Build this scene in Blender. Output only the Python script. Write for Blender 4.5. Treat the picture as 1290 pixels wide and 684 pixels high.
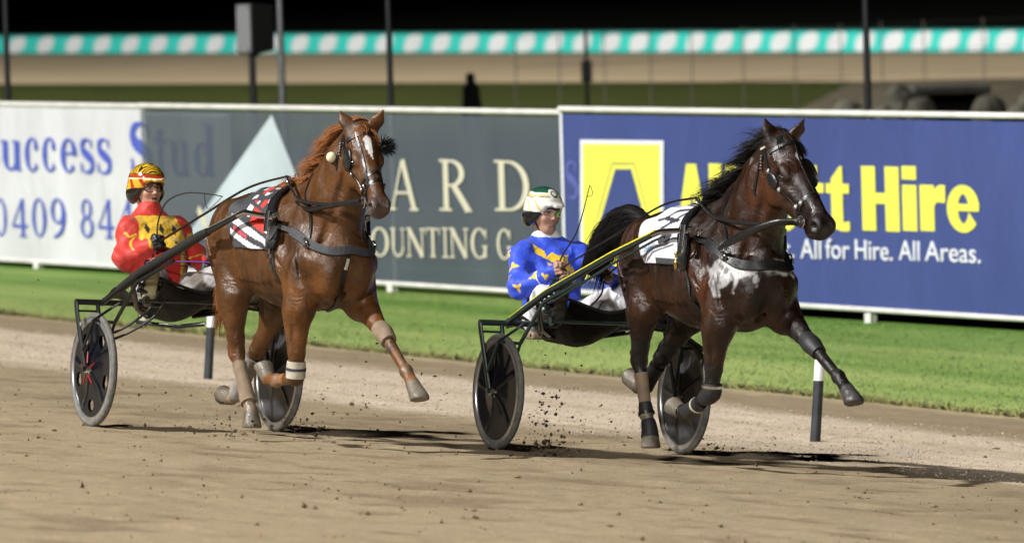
import bpy, bmesh, math, random
import numpy as np
from math import sin, cos, radians, pi, atan, tan, sqrt
from mathutils import Vector, Matrix, noise as mnoise
from mathutils.bvhtree import BVHTree

for _o in list(bpy.data.objects):
    bpy.data.objects.remove(_o, do_unlink=True)
S = bpy.context.scene
COL = S.collection
random.seed(7)
RNG = np.random.default_rng(11)

# ------------------------------------------------------------------ camera
FPX, PW, PH = 8500.0, 1290.0, 684.0       # telephoto: focal length in pixels of the 1290 px wide picture
PITCH, ROLL, CAMZ = math.atan((342 + 75) / FPX), radians(1.6), 3.10
cam_d = bpy.data.cameras.new('camera')
cam = bpy.data.objects.new('camera', cam_d)
COL.objects.link(cam)
cam_d.sensor_width = 36.0
cam_d.lens = 36.0 * FPX / PW
cam_d.clip_start, cam_d.clip_end = 0.5, 3000.0
cam.rotation_mode = 'QUATERNION'
_m = Matrix.Rotation(pi / 2 - PITCH, 4, 'X') @ Matrix.Rotation(-ROLL, 4, 'Z')
cam.matrix_world = Matrix.Translation((0, 0, CAMZ)) @ _m
cam_d.dof.use_dof = True
cam_d.dof.focus_distance = 40.6
cam_d.dof.aperture_fstop = 3.8
S.camera = cam

# ------------------------------------------------------------------ world: a night sky with a trace of glow
wd = bpy.data.worlds.new('World')
S.world = wd
wd.use_nodes = True
wn = wd.node_tree
bgn = wn.nodes['Background']
sky = wn.nodes.new('ShaderNodeTexSky')
sky.sky_type = 'NISHITA'
sky.sun_disc = False
sky.sun_elevation = radians(-6)
sky.sun_rotation = radians(200)
wn.links.new(sky.outputs['Color'], bgn.inputs['Color'])
bgn.inputs['Strength'].default_value = 0.10

# ------------------------------------------------------------------ floodlights of the track and an added fill spot (outside the frame)
def floodlight(name, pos, target, watts, cone, radius, colour=(1, 0.982, 0.945), blend=0.5):
    ld = bpy.data.lights.new(name, 'SPOT')
    ld.energy, ld.spot_size, ld.spot_blend = watts, radians(cone), blend
    ld.shadow_soft_size, ld.color = radius, colour
    o = bpy.data.objects.new(name, ld)
    COL.objects.link(o)
    o.location = pos
    d = Vector(target) - Vector(pos)
    o.rotation_euler = d.to_track_quat('-Z', 'Y').to_euler()
    return o
floodlight('track_floodlight', (-62, 22, 56), (0, 56, 0.3), 540000, 48, 1.8, blend=.35)
floodlight('added_fill_spot', (-14, -26, 30), (2, 52, 0), 135000, 44, 3.0)  # fill spot added on the camera side to lift the horses' darker undersides
floodlight('far_floodlight', (-62, 128, 46), (10, 195, 0), 900000, 84, 1.0, blend=.6)

S.view_settings.view_transform = 'Standard'
S.view_settings.look = 'None'
S.view_settings.exposure = 0.0
S.view_settings.gamma = 1.0
S.render.engine = 'CYCLES'
S.cycles.use_denoising = True
S.cycles.max_bounces = 6
S.cycles.transparent_max_bounces = 12

# ------------------------------------------------------------------ frames: the banked track and the two rigs
RW0 = Vector((-0.1165, 41.0, 0.0024))            # a point of the banked track
PB = radians(26)
LB = Vector((cos(PB), sin(PB), 0))               # towards the inside of the bend
HB = Vector((sin(PB), -cos(PB), 0))              # along the track
BANK = 0.08
NB = Vector((BANK * LB.x, BANK * LB.y, 1)).normalized()
LAWN_U, LAWN_Z = 8.1, -0.648
def track_z(x, y):
    u = (Vector((x, y, 0)) - Vector((RW0.x, RW0.y, 0))).dot(LB)
    u = max(-16.0, min(LAWN_U, u))
    return RW0.z - BANK * u
def at(s, u, dz=0.0):
    p = Vector((RW0.x, RW0.y, 0)) + HB * s + LB * u
    return Vector((p.x, p.y, track_z(p.x, p.y) + dz))
def rig_matrix(rw, phi, T=1.26):
    h = Vector((sin(phi), -cos(phi), 0))
    l = Vector((cos(phi), sin(phi), 0))
    l = (l - NB * l.dot(NB)).normalized()
    h = l.cross(NB)
    o = Vector(rw) + l * T / 2
    return Matrix(((h.x, l.x, NB.x, o.x), (h.y, l.y, NB.y, o.y), (h.z, l.z, NB.z, o.z), (0, 0, 0, 1)))
RIG_F = rig_matrix(at(0.0, 0.0), radians(24.5))
RIG_R = rig_matrix(at(-1.835, -1.90), radians(26))

# ------------------------------------------------------------------ object helpers
def tag(o, label=None, cat=None, group=None, kind=None):
    if label: o['label'] = label
    if cat: o['category'] = cat
    if group: o['group'] = group
    if kind: o['kind'] = kind
    return o
def link(name, me, parent=None, mats=()):
    o = bpy.data.objects.new(name, me)
    COL.objects.link(o)
    for m in mats: me.materials.append(m)
    if parent: o.parent = parent
    return o
def empty(name, M):
    o = bpy.data.objects.new(name, None)
    COL.objects.link(o)
    o.matrix_world = M
    o.empty_display_size = 0.1
    return o
def mesh_np(name, V, F, smooth=True, cols=None, fmat=None):
    me = bpy.data.meshes.new(name)
    V = np.asarray(V, np.float32)
    if isinstance(F, np.ndarray) and F.ndim == 2:
        n, k = F.shape
        me.vertices.add(len(V)); me.vertices.foreach_set('co', V.ravel())
        me.loops.add(n * k); me.loops.foreach_set('vertex_index', F.astype(np.int32).ravel())
        me.polygons.add(n)
        me.polygons.foreach_set('loop_start', np.arange(0, n * k, k, dtype=np.int32))
        me.polygons.foreach_set('loop_total', np.full(n, k, np.int32))
        me.update(calc_edges=True)
    else:
        me.from_pydata([tuple(map(float, v)) for v in V], [], [tuple(f) for f in F])
    if fmat is not None:
        me.polygons.foreach_set('material_index', np.asarray(fmat, np.int32))
    me.polygons.foreach_set('use_smooth', np.full(len(me.polygons), bool(smooth)))
    if cols is not None:
        a = me.color_attributes.new('tint', 'FLOAT_COLOR', 'POINT')
        c = np.ones((len(V), 4), np.float32); c[:, :3] = cols
        a.data.foreach_set('color', c.ravel())
    me.update()
    return me

class MB:
    """collects tubes, boxes and sheets that become ONE mesh"""
    def __init__(s): s.v, s.f, s.m, s.parts = [], [], [], []
    def cut(s):
        """what was added so far becomes an object of its own; go on with the next piece"""
        if s.v: s.parts.append((s.v, s.f, s.m)); s.v, s.f, s.m = [], [], []
        return s
    def add(s, vs, fs, mi=0):
        b = len(s.v); s.v += [tuple(v) for v in vs]
        s.f += [tuple(i + b for i in f) for f in fs]; s.m += [mi] * len(fs)
        return s
    def tube(s, pts, r, n=8, cap=True, mi=0, flat=1.0, up=None):
        pts = [Vector(p) for p in pts]
        rs = r if hasattr(r, '__len__') else [r] * len(pts)
        vs, fs = [], []
        ref = Vector(up) if up is not None else None
        prev = None
        for i, p in enumerate(pts):
            t = (pts[min(i + 1, len(pts) - 1)] - pts[max(i - 1, 0)])
            t = t.normalized() if t.length > 1e-9 else Vector((0, 0, 1))
            if ref is None:
                ref = Vector((0, 0, 1)) if abs(t.z) < 0.9 else Vector((1, 0, 0))
            base = prev if (prev is not None and up is None) else ref
            a = base - t * base.dot(t)
            if a.length < 1e-6: a = Vector((1, 0, 0)) - t * t.x
            a.normalize(); b = t.cross(a); prev = a
            for k in range(n):
                q = 2 * pi * k / n
                vs.append(p + a * cos(q) * rs[i] * flat + b * sin(q) * rs[i])
        for i in range(len(pts) - 1):
            for k in range(n):
                k2 = (k + 1) % n
                fs.append((i * n + k, i * n + k2, (i + 1) * n + k2, (i + 1) * n + k))
        if cap:
            fs.append(tuple(reversed(range(n)))); e = (len(pts) - 1) * n
            fs.append(tuple(range(e, e + n)))
        return s.add(vs, fs, mi)
    def box(s, c, sz, M=None, mi=0):
        c = Vector(c); vs = []
        for x in (-.5, .5):
            for y in (-.5, .5):
                for z in (-.5, .5):
                    v = Vector((x * sz[0], y * sz[1], z * sz[2]))
                    vs.append(c + (M @ v if M else v))
        return s.add(vs, [(0, 1, 3, 2), (4, 6, 7, 5), (0, 4, 5, 1), (2, 3, 7, 6), (0, 2, 6, 4), (1, 5, 7, 3)], mi)
    def ball(s, c, r, n=10, m=7, M=None, mi=0):
        r = r if hasattr(r, '__len__') else (r, r, r)
        c = Vector(c); vs, fs = [], []
        for j in range(m + 1):
            th = pi * j / m
            for k in range(n):
                ph = 2 * pi * k / n
                v = Vector((sin(th) * cos(ph) * r[0], sin(th) * sin(ph) * r[1], cos(th) * r[2]))
                vs.append(c + (M @ v if M else v))
        for j in range(m):
            for k in range(n):
                k2 = (k + 1) % n
                fs.append((j * n + k, (j + 1) * n + k, (j + 1) * n + k2, j * n + k2))
        return s.add(vs, fs, mi)
    def lathe(s, prof, c, axis, n=40, mi=0, closed=False):
        """prof: (radius, offset along axis)"""
        axis = Vector(axis).normalized(); c = Vector(c)
        a = axis.orthogonal().normalized(); b = axis.cross(a)
        vs, fs = [], []
        for (r, h) in prof:
            for k in range(n):
                q = 2 * pi * k / n
                vs.append(c + axis * h + (a * cos(q) + b * sin(q)) * r)
        m = len(prof)
        for i in range(m if closed else m - 1):
            i2 = (i + 1) % m
            for k in range(n):
                k2 = (k + 1) % n
                fs.append((i * n + k, i * n + k2, i2 * n + k2, i2 * n + k))
        return s.add(vs, fs, mi)
    def build(s, name, mats, parent=None, smooth=False, bevel=0.0):
        if s.parts:
            s.cut(); ps, s.parts = s.parts, []
            for s.v, s.f, s.m in ps: o = s.build(name, mats, parent, smooth, bevel)
            return o
        me = bpy.data.meshes.new(name)
        me.from_pydata(s.v, [], s.f)
        bm = bmesh.new(); bm.from_mesh(me)
        bmesh.ops.recalc_face_normals(bm, faces=bm.faces); bm.to_mesh(me); bm.free()
        me.polygons.foreach_set('material_index', np.asarray(s.m, np.int32))
        me.polygons.foreach_set('use_smooth', np.full(len(me.polygons), smooth))
        mats = mats if isinstance(mats, (list, tuple)) else [mats]
        o = link(name, me, parent, mats)
        if smooth:
            me.set_sharp_from_angle(angle=radians(42))
        if bevel:
            b = o.modifiers.new('bevel', 'BEVEL'); b.width = bevel; b.segments = 2; b.limit_method = 'ANGLE'
        return o

def curve_pts(P, n=8):
    """Catmull-Rom through control points"""
    P = [np.array(p, float) for p in P]
    out = []
    for i in range(len(P) - 1):
        p0, p1, p2, p3 = P[max(i - 1, 0)], P[i], P[i + 1], P[min(i + 2, len(P) - 1)]
        for k in range(n):
            t = k / n
            out.append(0.5 * (2 * p1 + (p2 - p0) * t + (2 * p0 - 5 * p1 + 4 * p2 - p3) * t * t + (3 * p1 - p0 - 3 * p2 + p3) * t ** 3))
    out.append(P[-1])
    return out

# ------------------------------------------------------------------ materials
def nodemat(name):
    m = bpy.data.materials.new(name); m.use_nodes = True
    nt = m.node_tree
    return m, nt, nt.nodes['Principled BSDF']
def N(nt, t, **kw):
    n = nt.nodes.new(t)
    for k, v in kw.items():
        if k in n.inputs.keys(): n.inputs[k].default_value = v
        else: setattr(n, k, v)
    return n
def pmat(name, col, rough=0.5, metal=0.0, spec=0.5, var=0.12, vscale=18.0, bump=0.0, bscale=60.0, sheen=0.0, coat=0.0, attr=False, detail=4.0):
    m, nt, b = nodemat(name)
    b.inputs['Roughness'].default_value = rough
    b.inputs['Metallic'].default_value = metal
    b.inputs['Specular IOR Level'].default_value = spec
    if sheen: b.inputs['Sheen Weight'].default_value = sheen
    if coat:
        b.inputs['Coat Weight'].default_value = coat; b.inputs['Coat Roughness'].default_value = 0.12
    tc = N(nt, 'ShaderNodeTexCoord')
    nz = N(nt, 'ShaderNodeTexNoise', Scale=vscale, Detail=detail)
    nt.links.new(tc.outputs['Object'], nz.inputs['Vector'])
    mr = N(nt, 'ShaderNodeMapRange'); mr.inputs['From Min'].default_value = .3; mr.inputs['From Max'].default_value = .7
    mr.inputs['To Min'].default_value = 1 - var; mr.inputs['To Max'].default_value = 1 + var
    nt.links.new(nz.outputs['Fac'], mr.inputs['Value'])
    mx = N(nt, 'ShaderNodeVectorMath', operation='SCALE')
    if attr:
        at_ = N(nt, 'ShaderNodeAttribute', attribute_name='tint'); nt.links.new(at_.outputs['Color'], mx.inputs[0])
    else:
        mx.inputs[0].default_value = col
    nt.links.new(mr.outputs['Result'], mx.inputs['Scale'])
    nt.links.new(mx.outputs['Vector'], b.inputs['Base Color'])
    if bump:
        n2 = N(nt, 'ShaderNodeTexNoise', Scale=bscale, Detail=5.0)
        nt.links.new(tc.outputs['Object'], n2.inputs['Vector'])
        bp = N(nt, 'ShaderNodeBump', Strength=bump, Distance=0.02)
        nt.links.new(n2.outputs['Fac'], bp.inputs['Height']); nt.links.new(bp.outputs['Normal'], b.inputs['Normal'])
    return m

# ------------------------------------------------------------------ smooth solid modelling: distance fields to one continuous mesh
class Field:
    def __init__(s, lo, hi, h):
        s.lo, s.h = np.array(lo, float), h
        s.n = np.ceil((np.array(hi) - s.lo) / h).astype(int) + 1
        s.D = np.full(s.n, 0.25, np.float32)
    def sub(s, lo, hi):
        a = np.clip(np.floor((np.array(lo) - s.lo) / s.h).astype(int), 0, s.n - 1)
        b = np.clip(np.ceil((np.array(hi) - s.lo) / s.h).astype(int) + 1, 1, s.n)
        ax = [s.lo[i] + s.h * np.arange(a[i], b[i]) for i in range(3)]
        return tuple(slice(a[i], b[i]) for i in range(3)), ax[0][:, None, None], ax[1][None, :, None], ax[2][None, None, :]
    def put(s, sl, d, k, op='add'):
        A = s.D[sl]
        if A.size == 0: return
        d = d.astype(np.float32)
        if op == 'add':
            h = np.maximum(k - np.abs(A - d), 0) / k
            s.D[sl] = np.minimum(A, d) - h * h * k * 0.25
        else:
            d = -d
            h = np.maximum(k - np.abs(A - d), 0) / k
            s.D[sl] = np.maximum(A, d) + h * h * k * 0.25
    def cone(s, a, b, ra, rb, k=0.04, flat=None, op='add', cut=None):
        """round cone a->b; flat=(axis vector, factor) squashes the section along an axis"""
        a, b = np.array(a, float), np.array(b, float)
        R = max(ra, rb) * 1.05 + k + 2 * s.h
        if flat and flat[1] > 1: R *= flat[1]
        sl, X, Y, Z = s.sub(np.minimum(a, b) - R, np.maximum(a, b) + R)
        ba = b - a
        px, py, pz = X - a[0], Y - a[1], Z - a[2]
        sc = 1.0
        if flat:
            u = np.array(flat[0], float); u /= np.linalg.norm(u); f = flat[1]
            du = (px * u[0] + py * u[1] + pz * u[2]) * (1 / f - 1)
            px, py, pz = px + du * u[0], py + du * u[1], pz + du * u[2]
            bu = ba @ u * (1 / f - 1); ba = ba + bu * u
            sc = min(f, 1.0)
        l2 = ba @ ba; rr = ra - rb; a2 = max(l2 - rr * rr, 1e-9); il2 = 1 / l2
        y = px * ba[0] + py * ba[1] + pz * ba[2]; z = y - l2
        x2 = (px * l2 - ba[0] * y) ** 2 + (py * l2 - ba[1] * y) ** 2 + (pz * l2 - ba[2] * y) ** 2
        y2 = y * y * l2; z2 = z * z * l2
        kk = np.sign(rr) * rr * rr * x2
        d = np.where(np.sign(z) * a2 * z2 > kk, np.sqrt(x2 + z2) * il2 - rb,
            np.where(np.sign(y) * a2 * y2 < kk, np.sqrt(x2 + y2) * il2 - ra, (np.sqrt(x2 * a2 * il2) + y * rr) * il2 - ra))
        d = d * sc
        if cut is not None:
            p0, nn = np.array(cut[0]), np.array(cut[1], float); nn /= np.linalg.norm(nn)
            d = np.maximum(d, (X - p0[0]) * nn[0] + (Y - p0[1]) * nn[1] + (Z - p0[2]) * nn[2])
        s.put(sl, d, k, op)
    def ell(s, c, r, k=0.05, M=None, op='add'):
        c, r = np.array(c, float), np.array(r, float)
        R = r.max() + k + 2 * s.h if M is not None else r + k + 2 * s.h
        sl, X, Y, Z = s.sub(c - R, c + R)
        p = [X - c[0], Y - c[1], Z - c[2]]
        if M is not None:
            M = np.array(M)          # columns: local axes
            p = [p[0] * M[0, i] + p[1] * M[1, i] + p[2] * M[2, i] for i in range(3)]
        k0 = np.sqrt(sum((p[i] / r[i]) ** 2 for i in range(3)))
        k1 = np.sqrt(sum((p[i] / (r[i] * r[i])) ** 2 for i in range(3))) + 1e-9
        s.put(sl, k0 * (k0 - 1) / k1, k, op)
    def chain(s, pts, rs, k=0.03, **kw):
        for i in range(len(pts) - 1): s.cone(pts[i], pts[i + 1], rs[i], rs[i + 1], k, **kw)
    def warp(s, fn):
        X = s.lo[0] + s.h * np.arange(s.n[0])[:, None, None]
        Y = s.lo[1] + s.h * np.arange(s.n[1])[None, :, None]
        Z = s.lo[2] + s.h * np.arange(s.n[2])[None, None, :]
        s.D += fn(X, Y, Z).astype(np.float32)
    def mesh(s):
        D = s.D
        ins = D < 0
        n = s.n
        c = [slice(0, -1), slice(1, None)]
        corners = [(i, j, k) for i in (0, 1) for j in (0, 1) for k in (0, 1)]
        cnt = sum(ins[c[i], c[j], c[k]].astype(np.int8) for i, j, k in corners)
        act = (cnt > 0) & (cnt < 8)
        idx = np.argwhere(act)
        vid = np.full(act.shape, -1, np.int32); vid[act] = np.arange(len(idx))
        acc = np.zeros((len(idx), 3)); w = np.zeros(len(idx))
        val = {q: D[idx[:, 0] + q[0], idx[:, 1] + q[1], idx[:, 2] + q[2]] for q in corners}
        for a in corners:
            for ax in range(3):
                if a[ax] == 1: continue
                b = tuple(1 if i == ax else a[i] for i in range(3))
                va, vb = val[a], val[b]
                m = (va < 0) != (vb < 0)
                t = np.where(m, va / np.where(m, va - vb, 1), 0)
                for i in range(3):
                    acc[:, i] += m * (a[i] + (t if i == ax else 0))
                w += m
        V = s.lo + s.h * (idx + acc / w[:, None])
        faces = []
        for ax in range(3):
            o1, o2 = [(1, 2), (2, 0), (0, 1)][ax]
            sa = [slice(None)] * 3; sb = [slice(None)] * 3
            sa[ax] = slice(0, -1); sb[ax] = slice(1, None)
            A, B = ins[tuple(sa)], ins[tuple(sb)]
            e = np.argwhere(A != B)
            e = e[(e[:, o1] > 0) & (e[:, o2] > 0) & (e[:, o1] < n[o1] - 1) & (e[:, o2] < n[o2] - 1)]
            flip = A[e[:, 0], e[:, 1], e[:, 2]]
            q = []
            for d1, d2 in ((1, 1), (0, 1), (0, 0), (1, 0)):
                c_ = e.copy(); c_[:, o1] -= d1; c_[:, o2] -= d2
                q.append(vid[c_[:, 0], c_[:, 1], c_[:, 2]])
            q = np.stack(q, 1)
            q[~flip] = q[~flip][:, ::-1]
            faces.append(q)
        F = np.concatenate(faces)
        F = F[(F >= 0).all(1)]
        return V, F
def relax(V, F, it=1, f=0.5):
    e = np.concatenate([F[:, [0, 1]], F[:, [1, 2]], F[:, [2, 3]], F[:, [3, 0]]])
    for _ in range(it):
        acc = np.zeros_like(V); c = np.zeros(len(V))
        for a, b in ((0, 1), (1, 0)):
            for i in range(3): acc[:, i] += np.bincount(e[:, a], V[e[:, b], i], len(V))
            c += np.bincount(e[:, a], minlength=len(V))
        V = V + f * (acc / np.maximum(c, 1)[:, None] - V)
    return V
def segd(P, a, b):
    a, b = np.array(a, float), np.array(b, float); ba = b - a
    t = np.clip(((P - a) @ ba) / (ba @ ba), 0, 1)
    return np.linalg.norm(P - a - t[:, None] * ba, axis=1), t
def sst(x, a, b):
    t = np.clip((x - a) / (b - a), 0, 1); return t * t * (3 - 2 * t)
def vnoise(P, scale, seed=0.0):
    """cheap smooth noise in -1..1 from summed sines"""
    P = np.asarray(P) * scale + seed
    a = np.zeros(len(P)); r = np.random.default_rng(int(seed * 10) + 5)
    amp = 1.0; tot = 0
    for o in range(4):
        for _ in range(4):
            d = r.normal(size=3); d /= np.linalg.norm(d)
            a += amp * np.sin(P @ d * (1.7 ** o) * 2 + r.uniform(0, 6.3)); tot += amp * 0.7
        amp *= 0.65
    return a / tot * 1.6
def mixc(C, c, m): return C * (1 - m[:, None]) + np.array(c)[None, :] * m[:, None]
def unit(v): v = np.array(v, float); return v / np.linalg.norm(v)
# ------------------------------------------------------------------ shared materials
def hide_mat(name, rough=.34):
    m, nt, b = nodemat(name)
    L = nt.links
    a = N(nt, 'ShaderNodeAttribute', attribute_name='tint')
    tc = N(nt, 'ShaderNodeTexCoord')
    n1 = N(nt, 'ShaderNodeTexNoise', Scale=4.5, Detail=5.0, Roughness=.6); L.new(tc.outputs['Object'], n1.inputs['Vector'])
    n2 = N(nt, 'ShaderNodeTexNoise', Scale=95.0, Detail=4.0, Roughness=.7)
    mp = N(nt, 'ShaderNodeMapping'); mp.inputs['Scale'].default_value = (1, 1, .22)
    L.new(tc.outputs['Object'], mp.inputs['Vector']); L.new(mp.outputs['Vector'], n2.inputs['Vector'])
    mr = N(nt, 'ShaderNodeMapRange'); mr.inputs[1].default_value = .3; mr.inputs[2].default_value = .7; mr.inputs[3].default_value = .50; mr.inputs[4].default_value = 1.40
    L.new(n1.outputs['Fac'], mr.inputs[0])
    mr2 = N(nt, 'ShaderNodeMapRange'); mr2.inputs[1].default_value = .3; mr2.inputs[2].default_value = .7; mr2.inputs[3].default_value = .85; mr2.inputs[4].default_value = 1.15
    L.new(n2.outputs['Fac'], mr2.inputs[0])
    mu = N(nt, 'ShaderNodeMath', operation='MULTIPLY'); L.new(mr.outputs[0], mu.inputs[0]); L.new(mr2.outputs[0], mu.inputs[1])
    sc = N(nt, 'ShaderNodeVectorMath', operation='SCALE'); L.new(a.outputs['Color'], sc.inputs[0]); L.new(mu.outputs[0], sc.inputs['Scale'])
    L.new(sc.outputs['Vector'], b.inputs['Base Color'])
    # sweat: runs of wet coat, patchy roughness
    n3 = N(nt, 'ShaderNodeTexNoise', Scale=9.0, Detail=6.0, Roughness=.65)
    mp3 = N(nt, 'ShaderNodeMapping'); mp3.inputs['Scale'].default_value = (1.6, 1.6, .30)
    L.new(tc.outputs['Object'], mp3.inputs['Vector']); L.new(mp3.outputs['Vector'], n3.inputs['Vector'])
    r = N(nt, 'ShaderNodeMapRange'); r.inputs[1].default_value = .42; r.inputs[2].default_value = .58; r.inputs[3].default_value = rough; r.inputs[4].default_value = rough + .26
    L.new(n3.outputs['Fac'], r.inputs[0]); L.new(r.outputs[0], b.inputs['Roughness'])
    b.inputs['Specular IOR Level'].default_value = .42
    # veins and hair grain
    n4 = N(nt, 'ShaderNodeTexNoise', Scale=13.0, Detail=4.0, Distortion=.6); L.new(tc.outputs['Object'], n4.inputs['Vector'])
    b1 = N(nt, 'ShaderNodeBump', Strength=.45, Distance=.03); L.new(n4.outputs['Fac'], b1.inputs['Height'])
    b2 = N(nt, 'ShaderNodeBump', Strength=.5, Distance=.006); L.new(n2.outputs['Fac'], b2.inputs['Height']); L.new(b1.outputs['Normal'], b2.inputs['Normal'])
    L.new(b2.outputs['Normal'], b.inputs['Normal'])
    return m
def muscle_bump(m, scale, dist, strength):
    nt = m.node_tree; b = nt.nodes['Principled BSDF']; old = b.inputs['Normal'].links[0].from_socket
    tc = N(nt, 'ShaderNodeTexCoord'); w = N(nt, 'ShaderNodeTexVoronoi', Scale=scale, feature='SMOOTH_F1')
    nz = N(nt, 'ShaderNodeTexNoise', Scale=3.0, Detail=2.0); ad = N(nt, 'ShaderNodeVectorMath', operation='MULTIPLY_ADD')
    nt.links.new(tc.outputs['Object'], nz.inputs['Vector']); nt.links.new(nz.outputs['Color'], ad.inputs[0]); ad.inputs[1].default_value = (.25, .25, .25)
    mp = N(nt, 'ShaderNodeMapping'); mp.inputs['Scale'].default_value = (1.2, 1, .55); nt.links.new(tc.outputs['Object'], mp.inputs['Vector'])
    nt.links.new(mp.outputs['Vector'], ad.inputs[2]); nt.links.new(ad.outputs['Vector'], w.inputs['Vector'])
    bp = N(nt, 'ShaderNodeBump', Strength=strength, Distance=dist, invert=True)
    nt.links.new(w.outputs['Distance'], bp.inputs['Height']); nt.links.new(old, bp.inputs['Normal']); nt.links.new(bp.outputs['Normal'], b.inputs['Normal'])
MAT = {
    'skin': pmat('skin', None, .48, attr=True, var=.10, vscale=40, bump=.08, bscale=160),
    'silk': pmat('race_silk', None, .58, attr=True, var=.10, vscale=9, bump=.55, bscale=20, sheen=.15, spec=.4),
    'cotton': pmat('riding_cotton', None, .75, attr=True, var=.10, vscale=20, bump=.25, bscale=40),
    'boot': pmat('boot_leather', None, .42, attr=True, var=.2, bump=.1),
    'glove': pmat('glove_leather', (.012, .012, .014), .5, bump=.15),
    'gloss_tint': pmat('helmet_shell', None, .18, attr=True, var=.05, coat=.6),
    'black_rubber': pmat('black_rubber', (.012, .012, .012), .55, bump=.1),
    'clear_frame': pmat('clear_plastic', (.42, .41, .42), .2, var=.05),
    'dark_frame': pmat('dark_plastic', (.03, .028, .03), .2, var=.05),
    'strap': pmat('harness_leather', (.010, .010, .011), .32, bump=.12, bscale=120, var=.25),
    'steel': pmat('polished_steel', (.62, .62, .64), .2, 1.0, var=.05),
    'brass': pmat('brass', (.70, .48, .14), .25, 1.0, var=.05),
    'black_paint': pmat('black_frame_paint', (.011, .012, .012), .28, coat=.3, var=.2, bump=.03),
    'green_paint': pmat('dark_green_frame_paint', (.014, .026, .024), .30, coat=.3, var=.3, bump=.04),
    'yellow_paint': pmat('yellow_shaft_paint', (.62, .52, .025), .32, coat=.3, var=.12),
    'tyre': pmat('dusty_tyre_rubber', (.11, .105, .095), .8, var=.35, vscale=30, bump=.2),
    'rim': pmat('wheel_rim_alloy', (.50, .50, .50), .32, .8, var=.2),
    'disc': pmat('smoked_wheel_disc', (.007, .008, .011), .14, spec=.22, coat=.0, var=.35, vscale=9),
    'disc_dusty': pmat('dusty_wheel_disc', (.042, .042, .048), .36, var=.45, vscale=8, bump=.05),
    'net': pmat('black_seat_vinyl', (.0045, .0045, .005), .6, spec=.25, var=.3, bump=.2, bscale=22),
    'grey_cloth': pmat('grey_neoprene', (.035, .036, .042), .7, var=.2, bump=.2),
    'boot_tan': pmat('tan_felt', (.20, .145, .095), .85, var=.2, bump=.2),
    'boot_black': pmat('black_leg_boot', (.014, .014, .016), .58, var=.25, bump=.1),
    'boot_white': pmat('white_leg_boot', (.42, .38, .30), .6, var=.2, bump=.1),
    'tint_cloth': pmat('saddle_cloth', None, .72, attr=True, var=.07, vscale=25, bump=.12, bscale=90),
    'hair': pmat('horse_hair', None, .55, spec=.22, attr=True, var=.2, vscale=30),
    'eye': pmat('horse_eye', (.008, .005, .004), .05, coat=1.0, var=.05),
    'whip': pmat('whip_cane', (.014, .013, .013), .3),
    'purple': pmat('purple_cord', (.10, .03, .22), .5),
}
def lens_mat():
    m, nt, b = nodemat('clear_lens')
    g = N(nt, 'ShaderNodeBsdfGlossy', Roughness=.03); t = N(nt, 'ShaderNodeBsdfTransparent')
    t.inputs['Color'].default_value = (.93, .90, .92, 1)
    f = N(nt, 'ShaderNodeFresnel', IOR=1.28); mx = N(nt, 'ShaderNodeMixShader')
    nt.links.new(f.outputs[0], mx.inputs[0]); nt.links.new(t.outputs[0], mx.inputs[1]); nt.links.new(g.outputs[0], mx.inputs[2])
    nt.links.new(mx.outputs[0], nt.nodes['Material Output'].inputs['Surface'])
    return m
MAT['lens'] = lens_mat()
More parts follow.
